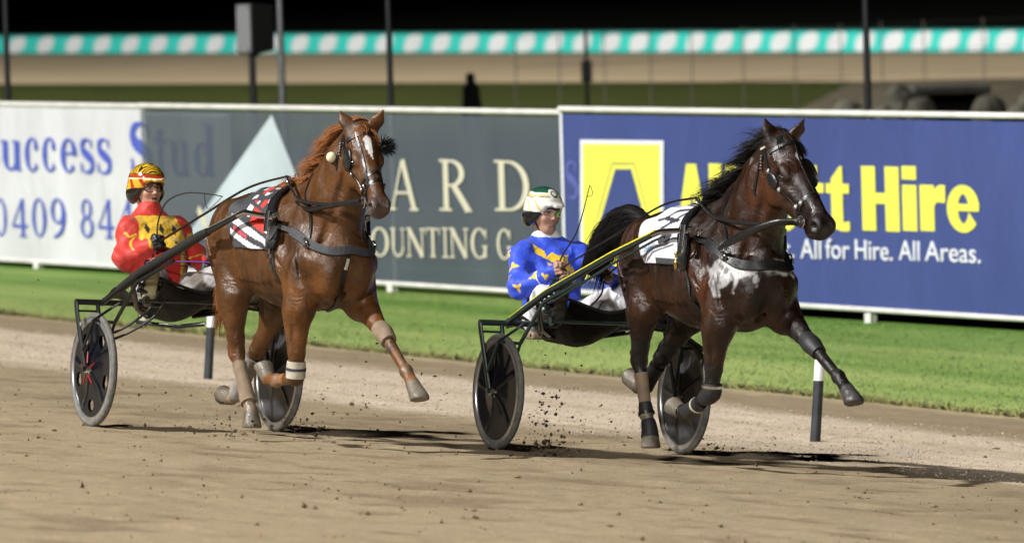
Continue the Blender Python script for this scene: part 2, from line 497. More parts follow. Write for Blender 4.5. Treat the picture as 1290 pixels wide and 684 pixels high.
# ------------------------------------------------------------------ horses
def head_frame(J):
    P, Q = np.array(J['poll']), np.array(J['muz'])
    hx = unit(Q - P)
    l = np.array([-sin(J['yaw']), cos(J['yaw']), J.get('hroll', 0.0)])
    hy = unit(l - hx * (l @ hx)); hz = np.cross(hx, hy)
    L = np.linalg.norm(Q - P) / 0.62
    return P, np.stack([hx, hy, hz], 1), L
def horse_field(J, h=0.008):
    F = Field((0.05, -0.42, -0.06), (3.35, 0.48, 2.16), h)
    both = (-1, 1)
    # trunk
    F.ell((1.54, 0, 1.165), (.60, .280, .355), .05)
    F.ell((1.99, 0, 1.12), (.34, .215, .305), .08)
    F.ell((1.22, 0, 1.20), (.46, .262, .30), .08)
    F.ell((0.99, 0, 1.265), (.33, .262, .225), .08)
    F.cone((0.74, 0, 1.38), (1.30, 0, 1.425), .06, .075, .10)               # croup and loin line
    F.cone((1.22, 0, 1.41), (1.62, 0, 1.455), .07, .065, .08)               # withers
    F.cone((1.62, 0, 1.45), (2.0, 0, 1.50), .07, .10, .12)
    for s in both:
        F.ell((0.86, s * .135, 1.20), (.155, .125, .24), .06)               # buttock
        F.ell((1.02, s * .165, 1.30), (.24, .10, .15), .05)                 # hip muscle
        F.ell((1.12, s * .215, 1.38), (.07, .045, .05), .05)                # point of hip
        F.cone((1.66, s * .13, 1.40), (2.19, s * .150, 1.11), .085, .092, .045)   # shoulder blade
        F.cone((1.75, s * .17, 1.20), (2.00, s * .185, 0.99), .105, .095, .035)       # triceps
        F.ell((2.225, s * .095, 1.05), (.115, .088, .165), .05)               # breast
    # ribs, faint
    for s in both:
        for i in range(7):
            x = 1.25 + i * .075
            F.cone((x + .03, s * .258, 1.25), (x - .02, s * .238, .98), .015, .012, .04)
    # neck: squashed sideways
    fl = ((0, 1, 0), .62)
    nk, nr = J['neck'], J['neck_r']
    for i in range(len(nk) - 1): F.cone(nk[i], nk[i + 1], nr[i], nr[i + 1], .09, flat=fl)
    cr = J['crest']
    F.chain(cr, [.06, .05, .045, .045, .05][:len(cr)], .07)
    for s in both:                                                          # neck muscle and jugular groove
        a, b = np.array(nk[0]), np.array(nk[-1])
        off = np.array([-.05, 0, .06])
        F.cone(a + off + (0, s * .125, 0), b * .75 + a * .25 + off * .6 + (0, s * .075, 0), .085, .05, .05)
        F.cone(a + (.20, s * .135, -.06), a * .2 + b * .8 + (.075, s * .075, -.06), .010, .008, .05, op='cut')
    # head
    P, M, L = head_frame(J)
    def H(x, y, z): return P + M @ (np.array([x, y, z]) * L)
    fy = M[:, 1]
    F.ell(H(.09, 0, -.055), np.array([.120, .080, .090]) * L, .05, M)
    F.cone(H(-.03, 0, -.06), H(.16, 0, -.11), .085 * L, .10 * L, .06, flat=(fy, .8))
    for s in both:
        F.ell(H(.185, s * .052, -.15), np.array([.110, .036, .108]) * L, .03, M)          # jowl
        F.ell(H(.205, s * .078, -.035), np.array([.055, .026, .035]) * L, .025, M)         # brow
        F.cone(H(.24, s * .066, -.085), H(.40, s * .040, -.085), .022 * L, .014 * L, .03)  # cheek ridge
        F.ell(H(.575, s * .042, -.062), np.array([.050, .028, .042]) * L, .03, M)          # nostril wing
    F.cone(H(.13, 0, -.03), H(.50, 0, -.045), .066 * L, .041 * L, .04)
    F.cone(H(.20, 0, -.105), H(.52, 0, -.082), .078 * L, .047 * L, .045, flat=(fy, .72))
    F.ell(H(.555, 0, -.085), np.array([.060, .051, .060]) * L, .04, M)
    F.ell(H(.590, 0, -.105), np.array([.035, .050, .045]) * L, .03, M)
    F.cone(H(.22, 0, -.20), H(.50, 0, -.145), .050 * L, .034 * L, .04)
    F.ell(H(.535, 0, -.155), np.array([.042, .040, .032]) * L, .02, M)
    for s in both:
        F.ell(H(.585, s * .066, -.065), np.array([.024, .022, .020]) * L, .012, M, op='cut')
        F.ell(H(.210, s * .100, -.060), np.array([.030, .022, .020]) * L, .014, M, op='cut')
        F.cone(H(.50, s * .062, -.128), H(.60, s * .035, -.128), .006, .005, .012, op='cut')
    for s, tip in zip(both, J['ears']):                                     # ears
        b = H(.00, s * .062, -.005); t = np.array(tip); mid = b * .5 + t * .5
        u = unit(np.cross(t - b, M[:, 1])); v = unit(np.cross(t - b, u))
        F.cone(b, mid, .038, .040, .03, flat=(u, .6))
        F.cone(mid, t, .040, .006, .012, flat=(u, .6))
        F.cone(b * .6 + t * .4 + u * J['ear_open'] * .024, b * .15 + t * .85 + u * J['ear_open'] * .018, .020, .008, .010, op='cut')
    # legs
    for s, k in ((-1, 'R'), (1, 'L')):
        elb, kn, fe, co, to = [np.array(q) for q in J[k + 'F']]
        sh = np.array([2.08, s * .155, 1.08])
        F.cone(sh, elb, .118, .100, .06)
        d = unit(kn - elb); fwd = unit(np.cross(np.array([0, 1, 0]), d)); fwd = fwd if fwd[0] > 0 else -fwd
        F.cone(elb, elb * .35 + kn * .65, .090, .050, .05, flat=((0, 1, 0), .85))
        F.cone(elb + fwd * .03, elb * .4 + kn * .6 + fwd * .012, .069, .040, .03, flat=((0, 1, 0), .8))
        F.cone(elb * .35 + kn * .65, kn, .048, .046, .025)
        F.ell(kn, (.050, .047, .050), .02)
        dc = unit(fe - kn); bk = unit(np.cross(dc, np.array([0, 1, 0]))); bk = bk if bk @ J[k + 'Fb'] > 0 else -bk
        F.cone(kn, fe, .037, .025, .02)
        F.cone(kn + bk * .024, fe + bk * .024, .019, .018, .012)
        F.ell(fe + bk * .008, (.041, .038, .041), .02)
        F.cone(fe, co, .034, .039, .02)
        ax = unit(to - co)
        F.cone(co, to - ax * .01, .042, .058, .012, cut=(to, J[k + 'Fn']))
        sti, ho, fe, co, to = [np.array(q) for q in J[k + 'H']]
        hip = np.array([0.98, s * .15, 1.20])
        F.cone(hip, sti, .175, .115, .07, flat=((0, 1, 0), .80))
        F.cone(hip + (-.10, 0, -.02), sti * .55 + ho * .45 + (-.03, 0, 0), .14, .062, .06, flat=((0, 1, 0), .80))
        F.cone(sti, ho * .8 + sti * .2, .100, .046, .05, flat=((0, 1, 0), .85))
        d = unit(fe - ho); bk = unit(np.cross(d, np.array([0, 1, 0]))); bk = bk if bk[0] < 0 else -bk
        F.cone(sti * .25 + ho * .75, ho, .052, .048, .03)
        F.cone(ho, ho + bk * .045 - d * .06, .036, .026, .03)
        F.cone(ho + bk * .045 - d * .06, sti * .5 + ho * .5 - bk * -.05, .020, .022, .03)
        F.ell(ho, (.052, .042, .054), .02)
        F.cone(ho, fe, .041, .027, .025)
        F.cone(ho + bk * .026, fe + bk * .024, .022, .019, .012)
        F.ell(fe + bk * .008, (.043, .039, .043), .02)
        F.cone(fe, co, .035, .040, .02)
        ax = unit(to - co)
        F.cone(co, to - ax * .01, .043, .060, .012, cut=(to, J[k + 'Hn']))
    F.cone((0.74, 0, 1.37), np.array(J['dock']), .055, .035, .06)
    for s, k in ((-1, 'R'), (1, 'L')):
        elb, kn = np.array(J[k + 'F'][0]), np.array(J[k + 'F'][1]); d = unit(kn - elb); sd = np.array([0, s, 0.])
        fw = unit(np.cross(sd, d)); 
        for o in (-.022, .022):                                              # cords of the forearm
            F.cone(elb * .9 + kn * .1 + sd * .066 + fw * o, elb * .35 + kn * .65 + sd * .036 + fw * o * .8, .030, .016, .012)
        F.cone(elb * .8 + kn * .2 + sd * .098, elb * .4 + kn * .6 + sd * .066, .008, .006, .014, op='cut')
        sti, ho = np.array(J[k + 'H'][0]), np.array(J[k + 'H'][1]); d = unit(ho - sti); fw = unit(np.cross(sd, d))
        F.cone(sti * .9 + ho * .1 + sd * .07 - fw * .02, sti * .3 + ho * .7 + sd * .034, .040, .018, .014)
        F.cone(sti * .95 + ho * .05 + sd * .115 + fw * .028, sti * .4 + ho * .6 + sd * .07 + fw * .02, .009, .006, .016, op='cut')
        F.cone((0.98, s * .295, 1.20), (1.0, s * .285, .98), .012, .010, .03, op='cut')       # thigh seam
        F.cone((1.10, s * .25, 1.33), (1.05, s * .265, 1.08), .03, .03, .03)                  # tensor
        F.cone((1.80, s * .22, 1.02), (1.98, s * .205, 1.10), .045, .05, .02)                 # triceps head
        F.cone((1.86, s * .275, 1.12), (2.06, s * .245, 0.96), .008, .008, .018, op='cut')
        F.cone((2.10, s * .255, 1.20), (2.16, s * .235, 0.98), .009, .009, .022, op='cut')
        F.cone((2.26, 0.0, 1.16), (2.22, 0.0, .90), .012, .012, .04, op='cut')                # breast furrow
    # flank and shoulder hollows
    for s in both:
        F.ell((1.20, s * .285, 1.05), (.075, .035, .13), .06, op='cut')
        F.cone((1.70, s * .265, 1.34), (2.06, s * .275, 1.16), .016, .016, .06, op='cut')
        F.cone((1.66, s * .30, 1.22), (1.84, s * .30, 0.98), .02, .02, .06, op='cut')
        F.cone((0.80, s * .245, 1.28), (0.93, s * .27, 1.02), .012, .012, .04, op='cut')
    V, Fc = F.mesh()
    V = relax(V, Fc, 1, .4)
    return V, Fc

def strap(bvh, pts, width, thick=.006, off=.004, n=10, closed=False, tw=None):
    """a flat strap laid on the hide: control points are dropped on the nearest skin"""
    if closed: pts = list(pts) + [pts[0]]
    cp = curve_pts(pts, n)
    Q, Nn = [], []
    for p in cp:
        l, nn, i, d = bvh.find_nearest(Vector(p))
        Q.append(l); Nn.append(nn)
    m = len(Q)
    for _ in range(6):
        Q = [Q[i] if i in (0, m - 1) else (Q[i - 1] + Q[i] * 2 + Q[i + 1]) / 4 for i in range(m)]
        Nn = [Nn[i] if i in (0, m - 1) else ((Nn[i - 1] + Nn[i] * 2 + Nn[i + 1]) / 4).normalized() for i in range(m)]
    vs, fs = [], []
    for i in range(m):
        t = (Q[min(i + 1, m - 1)] - Q[max(i - 1, 0)]).normalized()
        w = t.cross(Nn[i]).normalized() * width / 2
        a = Q[i] + Nn[i] * off; b = a + Nn[i] * thick
        vs += [a - w, a + w, b + w * .9, b - w * .9]
    for i in range(m - 1):
        for k in range(4):
            k2 = (k + 1) % 4
            fs.append((i * 4 + k, i * 4 + k2, i * 4 + 4 + k2, i * 4 + 4 + k))
    fs += [(3, 2, 1, 0), tuple(range(4 * m - 4, 4 * m))]
    return vs, fs
def hide_path(bvh, x0, x1, ang0, ang1, zc=1.18, n=12, offs=0.0):
    """points of the hide seen from the trunk axis; angle 0 = top, negative = right side"""
    out = []
    for i in range(n + 1):
        t = i / n; x = x0 + (x1 - x0) * t; a = radians(ang0 + (ang1 - ang0) * t)
        d = Vector((0, sin(a), cos(a))); o = Vector((x, 0, zc))
        hit = bvh.ray_cast(o + d * .8, -d, .8)
        p = hit[0] if hit[0] else o + d * .25
        out.append(p + d * offs)
    return out
def cloth_patch(bvh, edge0, edge1, angs, off=.012, nx=40, zc=1.18, wob=.004, seed=0):
    """a saddle cloth: edge0/edge1 give x at each angle; returns a doubled sheet with (u,v)"""
    na = len(angs)
    ph = [seed * 1.7, seed * .9 + 1]
    top, bot, uv = [], [], []
    for j, a in enumerate(angs):
        ar = radians(a); d = Vector((0, sin(ar), cos(ar)))
        for i in range(nx + 1):
            u = i / nx; x = edge0(a) + (edge1(a) - edge0(a)) * u
            o = Vector((x, 0, zc))
            hit = bvh.ray_cast(o + d * .8, -d, .8)
            p = hit[0] if hit[0] else o + d * .26
            nn = (hit[1] if hit[0] else d)
            nn = (Vector(nn) + d).normalized()
            w = off + wob * (sin(a * .11 + ph[0] + u * 5) + sin(a * .07 + u * 13 + ph[1]))
            top.append(p + nn * (w + .004)); bot.append(p + nn * w); uv.append((u, a))
    W_ = nx + 1
    fs = []
    nT = len(top)
    for j in range(na - 1):
        for i in range(nx):
            a0 = j * W_ + i
            fs.append((a0, a0 + 1, a0 + W_ + 1, a0 + W_))
            fs.append((nT + a0 + W_, nT + a0 + W_ + 1, nT + a0 + 1, nT + a0))
    for i in range(nx):
        fs.append((i, nT + i, nT + i + 1, i + 1)); b = (na - 1) * W_ + i
        fs.append((b, b + 1, nT + b + 1, nT + b))
    for j in range(na - 1):
        a0 = j * W_; fs.append((a0, a0 + W_, nT + a0 + W_, nT + a0)); b = a0 + nx
        fs.append((b, nT + b, nT + b + W_, b + W_))
    return top + bot, fs, uv + uv
def smooth_grid(vs, na, W_, it=4):
    A = np.array([tuple(v) for v in vs]).reshape(2, na, W_, 3)
    for _ in range(it):
        B = A.copy()
        B[:, 1:-1, 1:-1] = (A[:, 1:-1, 1:-1] * 2 + A[:, :-2, 1:-1] + A[:, 2:, 1:-1] + A[:, 1:-1, :-2] + A[:, 1:-1, 2:]) / 6
        A = B
    return [tuple(v) for v in A.reshape(-1, 3)]
def hair(name, roots, dirs, lens, mat, parent, r=.0035, seg=7, seed=0, sag=.25, wind=(-1, 0, .1), windk=.5, curl=.04, cols=None):
    """strands as thin tapered three-sided tubes, one mesh"""
    g = np.random.default_rng(seed)
    V, F, C = [], [], []
    for i, (p, d, L) in enumerate(zip(roots, dirs, lens)):
        p = np.array(p, float); d = unit(d); pts = [p]
        w = unit(np.array(wind) + g.normal(0, .12, 3))
        ph = g.uniform(0, 6.3); ax = g.normal(0, 1, 3)
        for k in range(seg):
            d = unit(d + w * windk / seg * 2 + np.array([0, 0, -sag / seg * 2]) + curl * np.sin(ph + k * 1.3) * ax)
            p = p + d * L / seg; pts.append(p)
        base = len(V)
        tint = g.uniform(.75, 1.25)
        for k, q in enumerate(pts):
            t = unit(pts[min(k + 1, seg)] - pts[max(k - 1, 0)])
            a = unit(np.cross(t, (0.3, 1, 0.2))); b = np.cross(t, a)
            rr = r * (1 - .85 * k / seg) * (.6 + .4 * min(1, k + .5))
            for m in range(3):
                an = 2.1 * m
                V.append(q + (a * cos(an) + b * sin(an)) * rr); C.append((tint,) * 3)
        for k in range(seg):
            for m in range(3):
                m2 = (m + 1) % 3
                F.append((base + k * 3 + m, base + k * 3 + m2, base + k * 3 + 3 + m2, base + k * 3 + 3 + m))
    C = np.array(C) * (np.array(cols)[None, :] if cols is not None else 1)
    me = mesh_np(name, np.array(V), np.array(F), True, C)
    return link(name, me, parent, [mat])
HF = dict(
    poll=(2.40, .0, 1.935), muz=(2.90, .085, 1.485), yaw=radians(7), ears=[(2.365, -.105, 2.07), (2.535, .066, 2.075)], ear_open=1,
    neck=[(2.00, 0, 1.28), (2.115, 0, 1.51), (2.265, 0, 1.72), (2.41, .005, 1.865)], neck_r=[.28, .208, .158, .128],
    crest=[(1.56, 0, 1.47), (1.86, 0, 1.62), (2.08, 0, 1.765), (2.38, 0, 1.895)],
    RF=[(2.06, -.19, .85), (1.96, -.17, .455), (1.66, -.15, .335), (1.53, -.145, .325), (1.40, -.145, .355)], RFb=(0, 0, 1), RFn=(-1, 0, .5),
    LF=[(2.17, .18, .92), (2.57, .17, .765), (2.86, .195, .605), (2.965, .20, .53), (3.06, .205, .455)], LFb=(-.5, 0, -1), LFn=(.35, 0, -1),
    RH=[(1.05, -.19, .92), (.93, -.15, .60), (1.03, -.135, .29), (1.075, -.13, .195), (1.10, -.13, .085)], RHn=(.1, 0, -1),
    LH=[(.98, .17, .90), (.66, .13, .61), (.47, .12, .43), (.385, .115, .425), (.27, .11, .485)], LHn=(-1, 0, .35),
    dock=(.62, 0, 1.42))
HR = dict(
    poll=(2.42, .0, 1.89), muz=(2.85, -.035, 1.475), yaw=radians(-7), ears=[(2.335, -.11, 2.01), (2.53, .085, 2.03)], ear_open=1,
    neck=[(2.00, 0, 1.27), (2.12, 0, 1.49), (2.27, 0, 1.69), (2.40, .0, 1.825)], neck_r=[.28, .212, .160, .128],
    crest=[(1.58, 0, 1.46), (1.90, 0, 1.60), (2.14, 0, 1.74), (2.37, 0, 1.86)],
    RF=[(2.05, -.19, .83), (2.00, -.17, .41), (1.70, -.155, .375), (1.56, -.15, .385), (1.47, -.15, .47)], RFb=(0, 0, 1), RFn=(-.5, 0, 1),
    LF=[(2.12, .18, .87), (2.50, .17, .70), (2.77, .195, .50), (2.86, .20, .42), (2.96, .205, .335)], LFb=(-.5, 0, -1), LFn=(.3, 0, -1),
    RH=[(1.08, -.19, .88), (1.07, -.15, .52), (1.22, -.135, .26), (1.28, -.13, .175), (1.30, -.13, .075)], RHn=(.05, 0, -1),
    LH=[(1.00, .17, .85), (.75, .13, .53), (.50, .12, .26), (.42, .115, .22), (.29, .11, .235)], LHn=(-1, 0, .1),
    dock=(.64, 0, 1.39))
# ------------------------------------------------------------------ drivers
def vnormals(V, F):
    n = np.cross(V[F[:, 2]] - V[F[:, 0]], V[F[:, 3]] - V[F[:, 1]])
    out = np.zeros_like(V)
    for k in range(4):
        for i in range(3): out[:, i] += np.bincount(F[:, k], n[:, i], len(V))
    return out / (np.linalg.norm(out, axis=1)[:, None] + 1e-12)
def fist(F, w, d, g, side, grow=0.0):
    """a closed hand: wrist w, forearm direction d, grip axis g; side -1 right, 1 left"""
    w, d = np.array(w, float), unit(d)
    g = unit(np.array(g, float) - d * (np.array(g, float) @ d))
    b = np.cross(d, g) * side                      # towards the back of the hand
    b = -b if side > 0 else b
    P = lambda x, y, z: w + d * x + g * y + b * z
    e = grow
    F.cone(P(-.02, 0, 0), P(.03, 0, .004), .026 + e, .027 + e, .02, flat=(b, .75))
    F.cone(P(.03, -.018, .006), P(.085, -.024, .012), .020 + e, .017 + e, .02)
    F.cone(P(.03, .014, .006), P(.088, .022, .012), .022 + e, .018 + e, .02)
    L = [.95, 1.08, 1.0, .80]
    for i in range(4):
        y = .030 - i * .0195
        l = L[i]
        a0 = P(.086 - .004 * abs(i - 1), y, .016)
        a1 = P(.098 - .003 * i, y, -.022 * l)
        a2 = P(.066, y * .96, -.044 * l)
        a3 = P(.044, y * .94, -.026)
        F.chain([a0, a1, a2, a3], [.0105 + e, .0098 + e, .009 + e, .008 + e], .006)
    F.chain([P(.02, .026, -.004), P(.052, .046, -.016), P(.078, .036, -.036), P(.088, .014, -.046)], [.016 + e, .0125 + e, .011 + e, .009 + e], .01)
    return P(.066, 0, -.016), g
def head_parts(F, c, M):
    H = lambda x, y, z: np.array(c) + M @ np.array([x, y, z])
    F.ell(H(-.012, 0, .035), (.098, .077, .092), .03, M)            # skull
    F.cone(H(.03, 0, -.03), H(.045, 0, -.082), .066, .036, .05, flat=(M[:, 1], .92))
    F.ell(H(.056, 0, -.096), (.026, .028, .022), .03, M)            # chin
    for s in (-1, 1):
        F.cone(H(-.01, s * .052, -.055), H(.05, s * .022, -.096), .024, .016, .03)     # jaw
        F.ell(H(.066, s * .036, -.022), (.022, .024, .018), .02, M)                    # cheek
        F.ell(H(.078, s * .032, .012), (.020, .019, .013), .012, M, op='cut')          # eye socket
        F.ell(H(.068, s * .032, .010), (.0155, .0155, .0145), .004, M)                 # eyeball
        F.cone(H(.084, s * .014, .028), H(.074, s * .050, .028), .0085, .007, .012)    # brow
        F.ell(H(-.005, s * .077, -.008), (.020, .009, .031), .006, M)                  # ear
    F.cone(H(.086, 0, .016), H(.107, 0, -.022), .009, .012, .014)
    for s in (-1, 1): F.ell(H(.098, s * .012, -.027), (.011, .009, .008), .008, M)
    return H
def person_body(J, h=0.0048):
    F = Field((-1.06, -.52, .56), (.42, .52, 1.72), h)
    pel, ch, nk, hc = [np.array(J[k], float) for k in ('pelvis', 'chest', 'neck', 'head')]
    F.cone(pel, ch, .135, .155, .06, flat=((1, 0, 0), .72))
    F.cone(pel + (0, -.07, -.01), pel + (0, .07, -.01), .095, .095, .05)
    F.cone(ch + (0, -.10, 0), ch + (0, .10, 0), .10, .10, .05)
    F.cone(nk + (0, 0, -.04), hc + (-.015, 0, -.05), .062, .056, .04)
    fists = []
    for s, k in ((-1, 'R'), (1, 'L')):
        sh, el, wr = [np.array(q, float) for q in J['arm' + k]]
        F.cone(nk + (0, s * .05, -.06), sh - (0, 0, .015), .05, .058, .04)
        F.cone(sh, el, .056, .044, .03)
        F.cone(el, wr, .044, .027, .03)
        fists.append(fist(F, wr, J['hand' + k], J['grip' + k], s))
        hp, kn, an = [np.array(q, float) for q in J['leg' + k]]
        F.cone(hp, kn, .080, .060, .04); F.cone(kn, an, .060, .040, .03)
        t = np.array(J['toe' + k], float)
        F.cone(an, t, .042, .030, .03)
    H = head_parts(F, hc, J['hM'])
    if J.get('mouth_open'):
        F.ell(H(.092, 0, -.060), (.016, .019, .0115), .006, J['hM'], op='cut')
    else:
        F.cone(H(.093, -.022, -.058), H(.093, .022, -.058), .0026, .0026, .006, op='cut')
    for dz, r in ((-.050, .0062), (-.069 if J.get('mouth_open') else -.0655, .0070)):
        F.cone(H(.087, -.017, dz), H(.091, 0, dz), r * .8, r, .008); F.cone(H(.091, 0, dz), H(.087, .017, dz), r, r * .8, .008)
    V, Fc = F.mesh()
    return V, Fc, H, fists
def folds(V, F, amp, sc, seed, mask=None, stretch=(1, 1, 1)):
    n = vnormals(V, F)
    d = vnoise(V * np.array(stretch), sc, seed)
    d = 1 - 2 * np.abs(d)                        # creased ridges
    d = amp * d
    if mask is not None: d = d * mask
    return V + n * d[:, None]

def build_driver(R, J, M_, label, style):
    root = empty('person', R)
    tag(root, label, 'person')
    Rr = 0
    V, Fc, H, fists = person_body(J)
    C = np.tile(np.array(J['skin']), (len(V), 1))
    hv = (V - np.array(J['head'])) @ J['hM']
    lips = sst(-np.abs(hv[:, 2] + .059), -.017, -.008) * sst(-np.abs(hv[:, 1]), -.027, -.02) * sst(hv[:, 0], .07, .082)
    C = mixc(C, J['lip'], lips * .7)
    if J.get('mouth_open'):
        mo = sst(-(((hv[:, 0] - .088) / .02) ** 2 + (hv[:, 1] / .019) ** 2 + ((hv[:, 2] + .060) / .0115) ** 2), -1.2, -.8)
        C = mixc(C, (.04, .012, .01), mo)
    lid = sst(-np.abs(hv[:, 2] - .019), -.006, -.003) * (np.abs(np.abs(hv[:, 1]) - .032) < .018) * (hv[:, 0] > .065)
    ck = sst(-np.hypot(np.abs(hv[:, 1]) - .042, hv[:, 2] + .022), -.026, -.008) * sst(hv[:, 0], .02, .06)
    C = mixc(C, J['flush'], ck * .45)
    st_ = sst(-hv[:, 2], .045, .075) * sst(hv[:, 0], .0, .03) * sst(-hv[:, 2], -.2, .0)
    C = mixc(C, np.array(J['skin']) * .72, st_ * .35)             # shaven stubble
    bw = sst(-np.abs(hv[:, 2] - .030), -.008, -.003) * sst(hv[:, 0], .055, .07) * sst(-np.abs(np.abs(hv[:, 1]) - .032), -.022, -.016)
    C = mixc(C, (.05, .03, .02), bw * .85)                         # eyebrows
    C = mixc(C, (.12, .06, .045), lid * .8)
    eye = 2.2 * np.clip(np.abs(hv[:, 2] - .010) - .0028, 0, 1) ** 2 + ((np.abs(hv[:, 1]) - .032) ** 2 + (hv[:, 2] - .010) ** 2)
    C = mixc(C, (.40, .34, .31), ((eye < .0115 ** 2) & (np.abs(hv[:, 2] - .010) < .006) & (hv[:, 0] > .072)).astype(float))
    C = mixc(C, (.05, .035, .03), ((eye < .0068 ** 2) & (hv[:, 0] > .072)).astype(float))
    body = link('body', mesh_np('body', V, Fc, True, C), root, [M_['skin']])
    # jacket
    F = Field((-1.08, -.54, .62), (.16, .54, 1.46), .0065)
    pel, ch, nk = [np.array(J[k], float) for k in ('pelvis', 'chest', 'neck')]
    up = unit(ch - pel)
    F.cone(pel + up * J['hem'], ch, .168, .180, .06, flat=((1, 0, 0), .78))
    F.cone(ch + (0, -.105, .0), ch + (0, .105, .0), .125, .125, .06)
    F.cone(pel + (0.02, 0, .05), pel + (.03, 0, .16), .15, .14, .08)
    F.cone(nk + (0, 0, -.06), nk + (-.002, 0, .035), .098, .074, .03)
    for s, k in ((-1, 'R'), (1, 'L')):
        sh, el, wr = [np.array(q, float) for q in J['arm' + k]]
        F.cone(nk + (0, s * .05, -.045), sh - (0, 0, .012), .068, .074, .06)
        F.cone(sh, el, .072, .062, .04); F.cone(el, wr, .062, .042, .04)
        F.ell(el + unit(el - (sh + wr) / 2) * .006, (.056, .056, .056), .04)
        cf = unit(wr - el)
        F.cone(wr - cf * .02, wr + cf * .004, .045, .038, .012)
    Vj, Fj = F.mesh(); Vj = relax(Vj, Fj, 1)
    arm = np.zeros(len(Vj)); 
    for k in 'RL':
        sh, el, wr = J['arm' + k]
        d1, t1 = segd(Vj, sh, el); d2, t2 = segd(Vj, el, wr)
        arm = np.maximum(arm, sst(-np.minimum(d1, d2), -.11, -.08))
    V0 = Vj.copy()
    Vj = folds(Vj, Fj, .0095, 6.5, 1.3 + J['seed'], stretch=(1, 1.2, 1.5))
    Vj = folds(Vj, Fj, .0022, 12.0, 2.3 + J['seed'], .4 + .6 * arm)
    Cj, fm = style(V0, J, arm)
    link('jacket', mesh_np('jacket', Vj, Fj, True, Cj), root, [M_['silk']])
    # trousers
    F = Field((-1.0, -.52, .56), (.42, .52, 1.12), .0065)
    F.cone(pel + (0, -.075, -.01), pel + (0, .075, -.01), .112, .112, .05)
    for k in 'RL':
        hp, kn, an = [np.array(q, float) for q in J['leg' + k]]
        F.cone(hp, kn, .097, .076, .05); F.cone(kn, an * .9 + kn * .1, .078, .052, .04)
    Vt, Ft = F.mesh(); Vt = relax(Vt, Ft, 1)
    Vt = folds(Vt, Ft, .008, 7.0, 4.1 + J['seed'], stretch=(.8, 1.6, 1.2))
    Vt = folds(Vt, Ft, .003, 18.0, 5.1 + J['seed'])
    dirt = sst(vnoise(Vt, 9.0, 3.3), -.1, .5) * sst(Vt[:, 0], -.6, -.2)
    Ct = mixc(np.tile(np.array(J['pants']), (len(Vt), 1)), (.10, .075, .055), dirt * J['dirt'])
    link('trousers', mesh_np('trousers', Vt, Ft, True, Ct), root, [M_['cotton']])
    # boots
    for k in 'RL':
        hp, kn, an = [np.array(q, float) for q in J['leg' + k]]; t = np.array(J['toe' + k], float)
        F = Field(np.minimum(np.minimum(an, t), kn) - .12, np.maximum(np.maximum(an, t), kn) + .12, .006)
        d = unit(kn - an); ft = unit(t - an); so = unit(d * -1 + ft * (d @ ft))
        F.cone(an + d * .11, an, .062, .056, .03)
        F.cone(an, an + so * .045 - ft * .03, .05, .042, .03)
        F.cone(an + so * .03, t + so * .03, .050, .040, .03, flat=(so, .85))
        F.cone(an + so * .075 - ft * .045, t + so * .058 + ft * .02, .036, .040, .012, flat=(so, .4))
        Vb, Fb = F.mesh(); Vb = folds(Vb, Fb, .002, 20., 3.)
        sole = sst((Vb - an) @ so, .056, .066)
        Cb = mixc(np.tile(np.array((.012, .012, .013)), (len(Vb), 1)), J['sole'], sole)
        link('boot', mesh_np('boot', Vb, Fb, True, Cb), root, [M_['boot']])
    # gloves
    for s, k in ((-1, 'R'), (1, 'L')):
        if k not in J['gloves']: continue
        wr = np.array(J['arm' + k][2], float)
        F = Field(wr - .15, wr + .15, .0045)
        fist(F, wr, J['hand' + k], J['grip' + k], s, .0028)
        F.cone(wr - unit(J['hand' + k]) * .035, wr, .036, .031, .01)
        Vb, Fb = F.mesh()
        link('glove', mesh_np('glove', Vb, Fb), root, [M_['glove']])
    # helmet
    hc, hM = np.array(J['head']), J['hM']
    Hh = Field(hc - .24, hc + .24, .0048)
    Hh.ell(H(-.012, 0, .052), (.136, .112, .118), .02, hM)
    Hh.cone(H(-.05, -.05, -.03), H(-.05, .05, -.03), .068, .068, .05)
    Hh.cone(H(-.015, -.076, -.025), H(-.015, .076, -.025), .042, .042, .05)
    Hh.cone(H(.02, 0, -.13), H(.17, 0, -.05), .112, .13, .03, flat=(hM[:, 1], .74), op='cut')   # face opening
    Hh.cone(H(-.20, 0, -.165), H(.2, 0, -.175), .085, .085, .02, op='cut')
    Hh.cone(H(.095, -.060, .062), H(.095, .060, .062), .016, .016, .015)                     # brow edge and peak
    Hh.cone(H(.125, -.048, .062), H(.125, .048, .062), .009, .009, .025)
    Hh.cone(H(.150, -.022, .054), H(.150, .022, .054), .007, .007, .035)
    Hh.ell(H(-.012, 0, .035), (.112, .089, .098), .01, hM, op='cut')
    Vh, Fh = Hh.mesh(); Vh = relax(Vh, Fh, 1, .3)
    hv = (Vh - hc) @ hM
    Ch = J['helmet'](hv)
    Ch[(hv[:, 2] < .012 + .25 * np.clip(hv[:, 0], -.1, 0)) & (hv[:, 0] > -.065) & (np.abs(hv[:, 1]) > .05)] = (.013, .013, .013)
    inner = np.linalg.norm((hv - np.array([-.012, 0, .04])) / np.array([.122, .098, .106]), axis=1) < 1
    Ch[inner] = (.012, .012, .012)
    he = link('helmet', mesh_np('helmet', Vh, Fh, True, Ch), root, [M_['gloss_tint']])
    mb = MB()
    for s in (-1, 1):
        mb.tube(curve_pts([H(.02, s * .086, -.005), H(.022, s * .079, -.05), H(.035, s * .050, -.098), H(.048, 0, -.121)], 6), .0048, 6, flat=1.8, up=hM[:, 1])
        mb.ball(H(-.01, s * .088, -.035), (.035, .014, .040), 12, 8, Matrix(hM.tolist())); mb.cut()
    mb.build('chin_strap', M_['black_rubber'], he, True)
    # goggles
    gb = MB(); lb = MB()
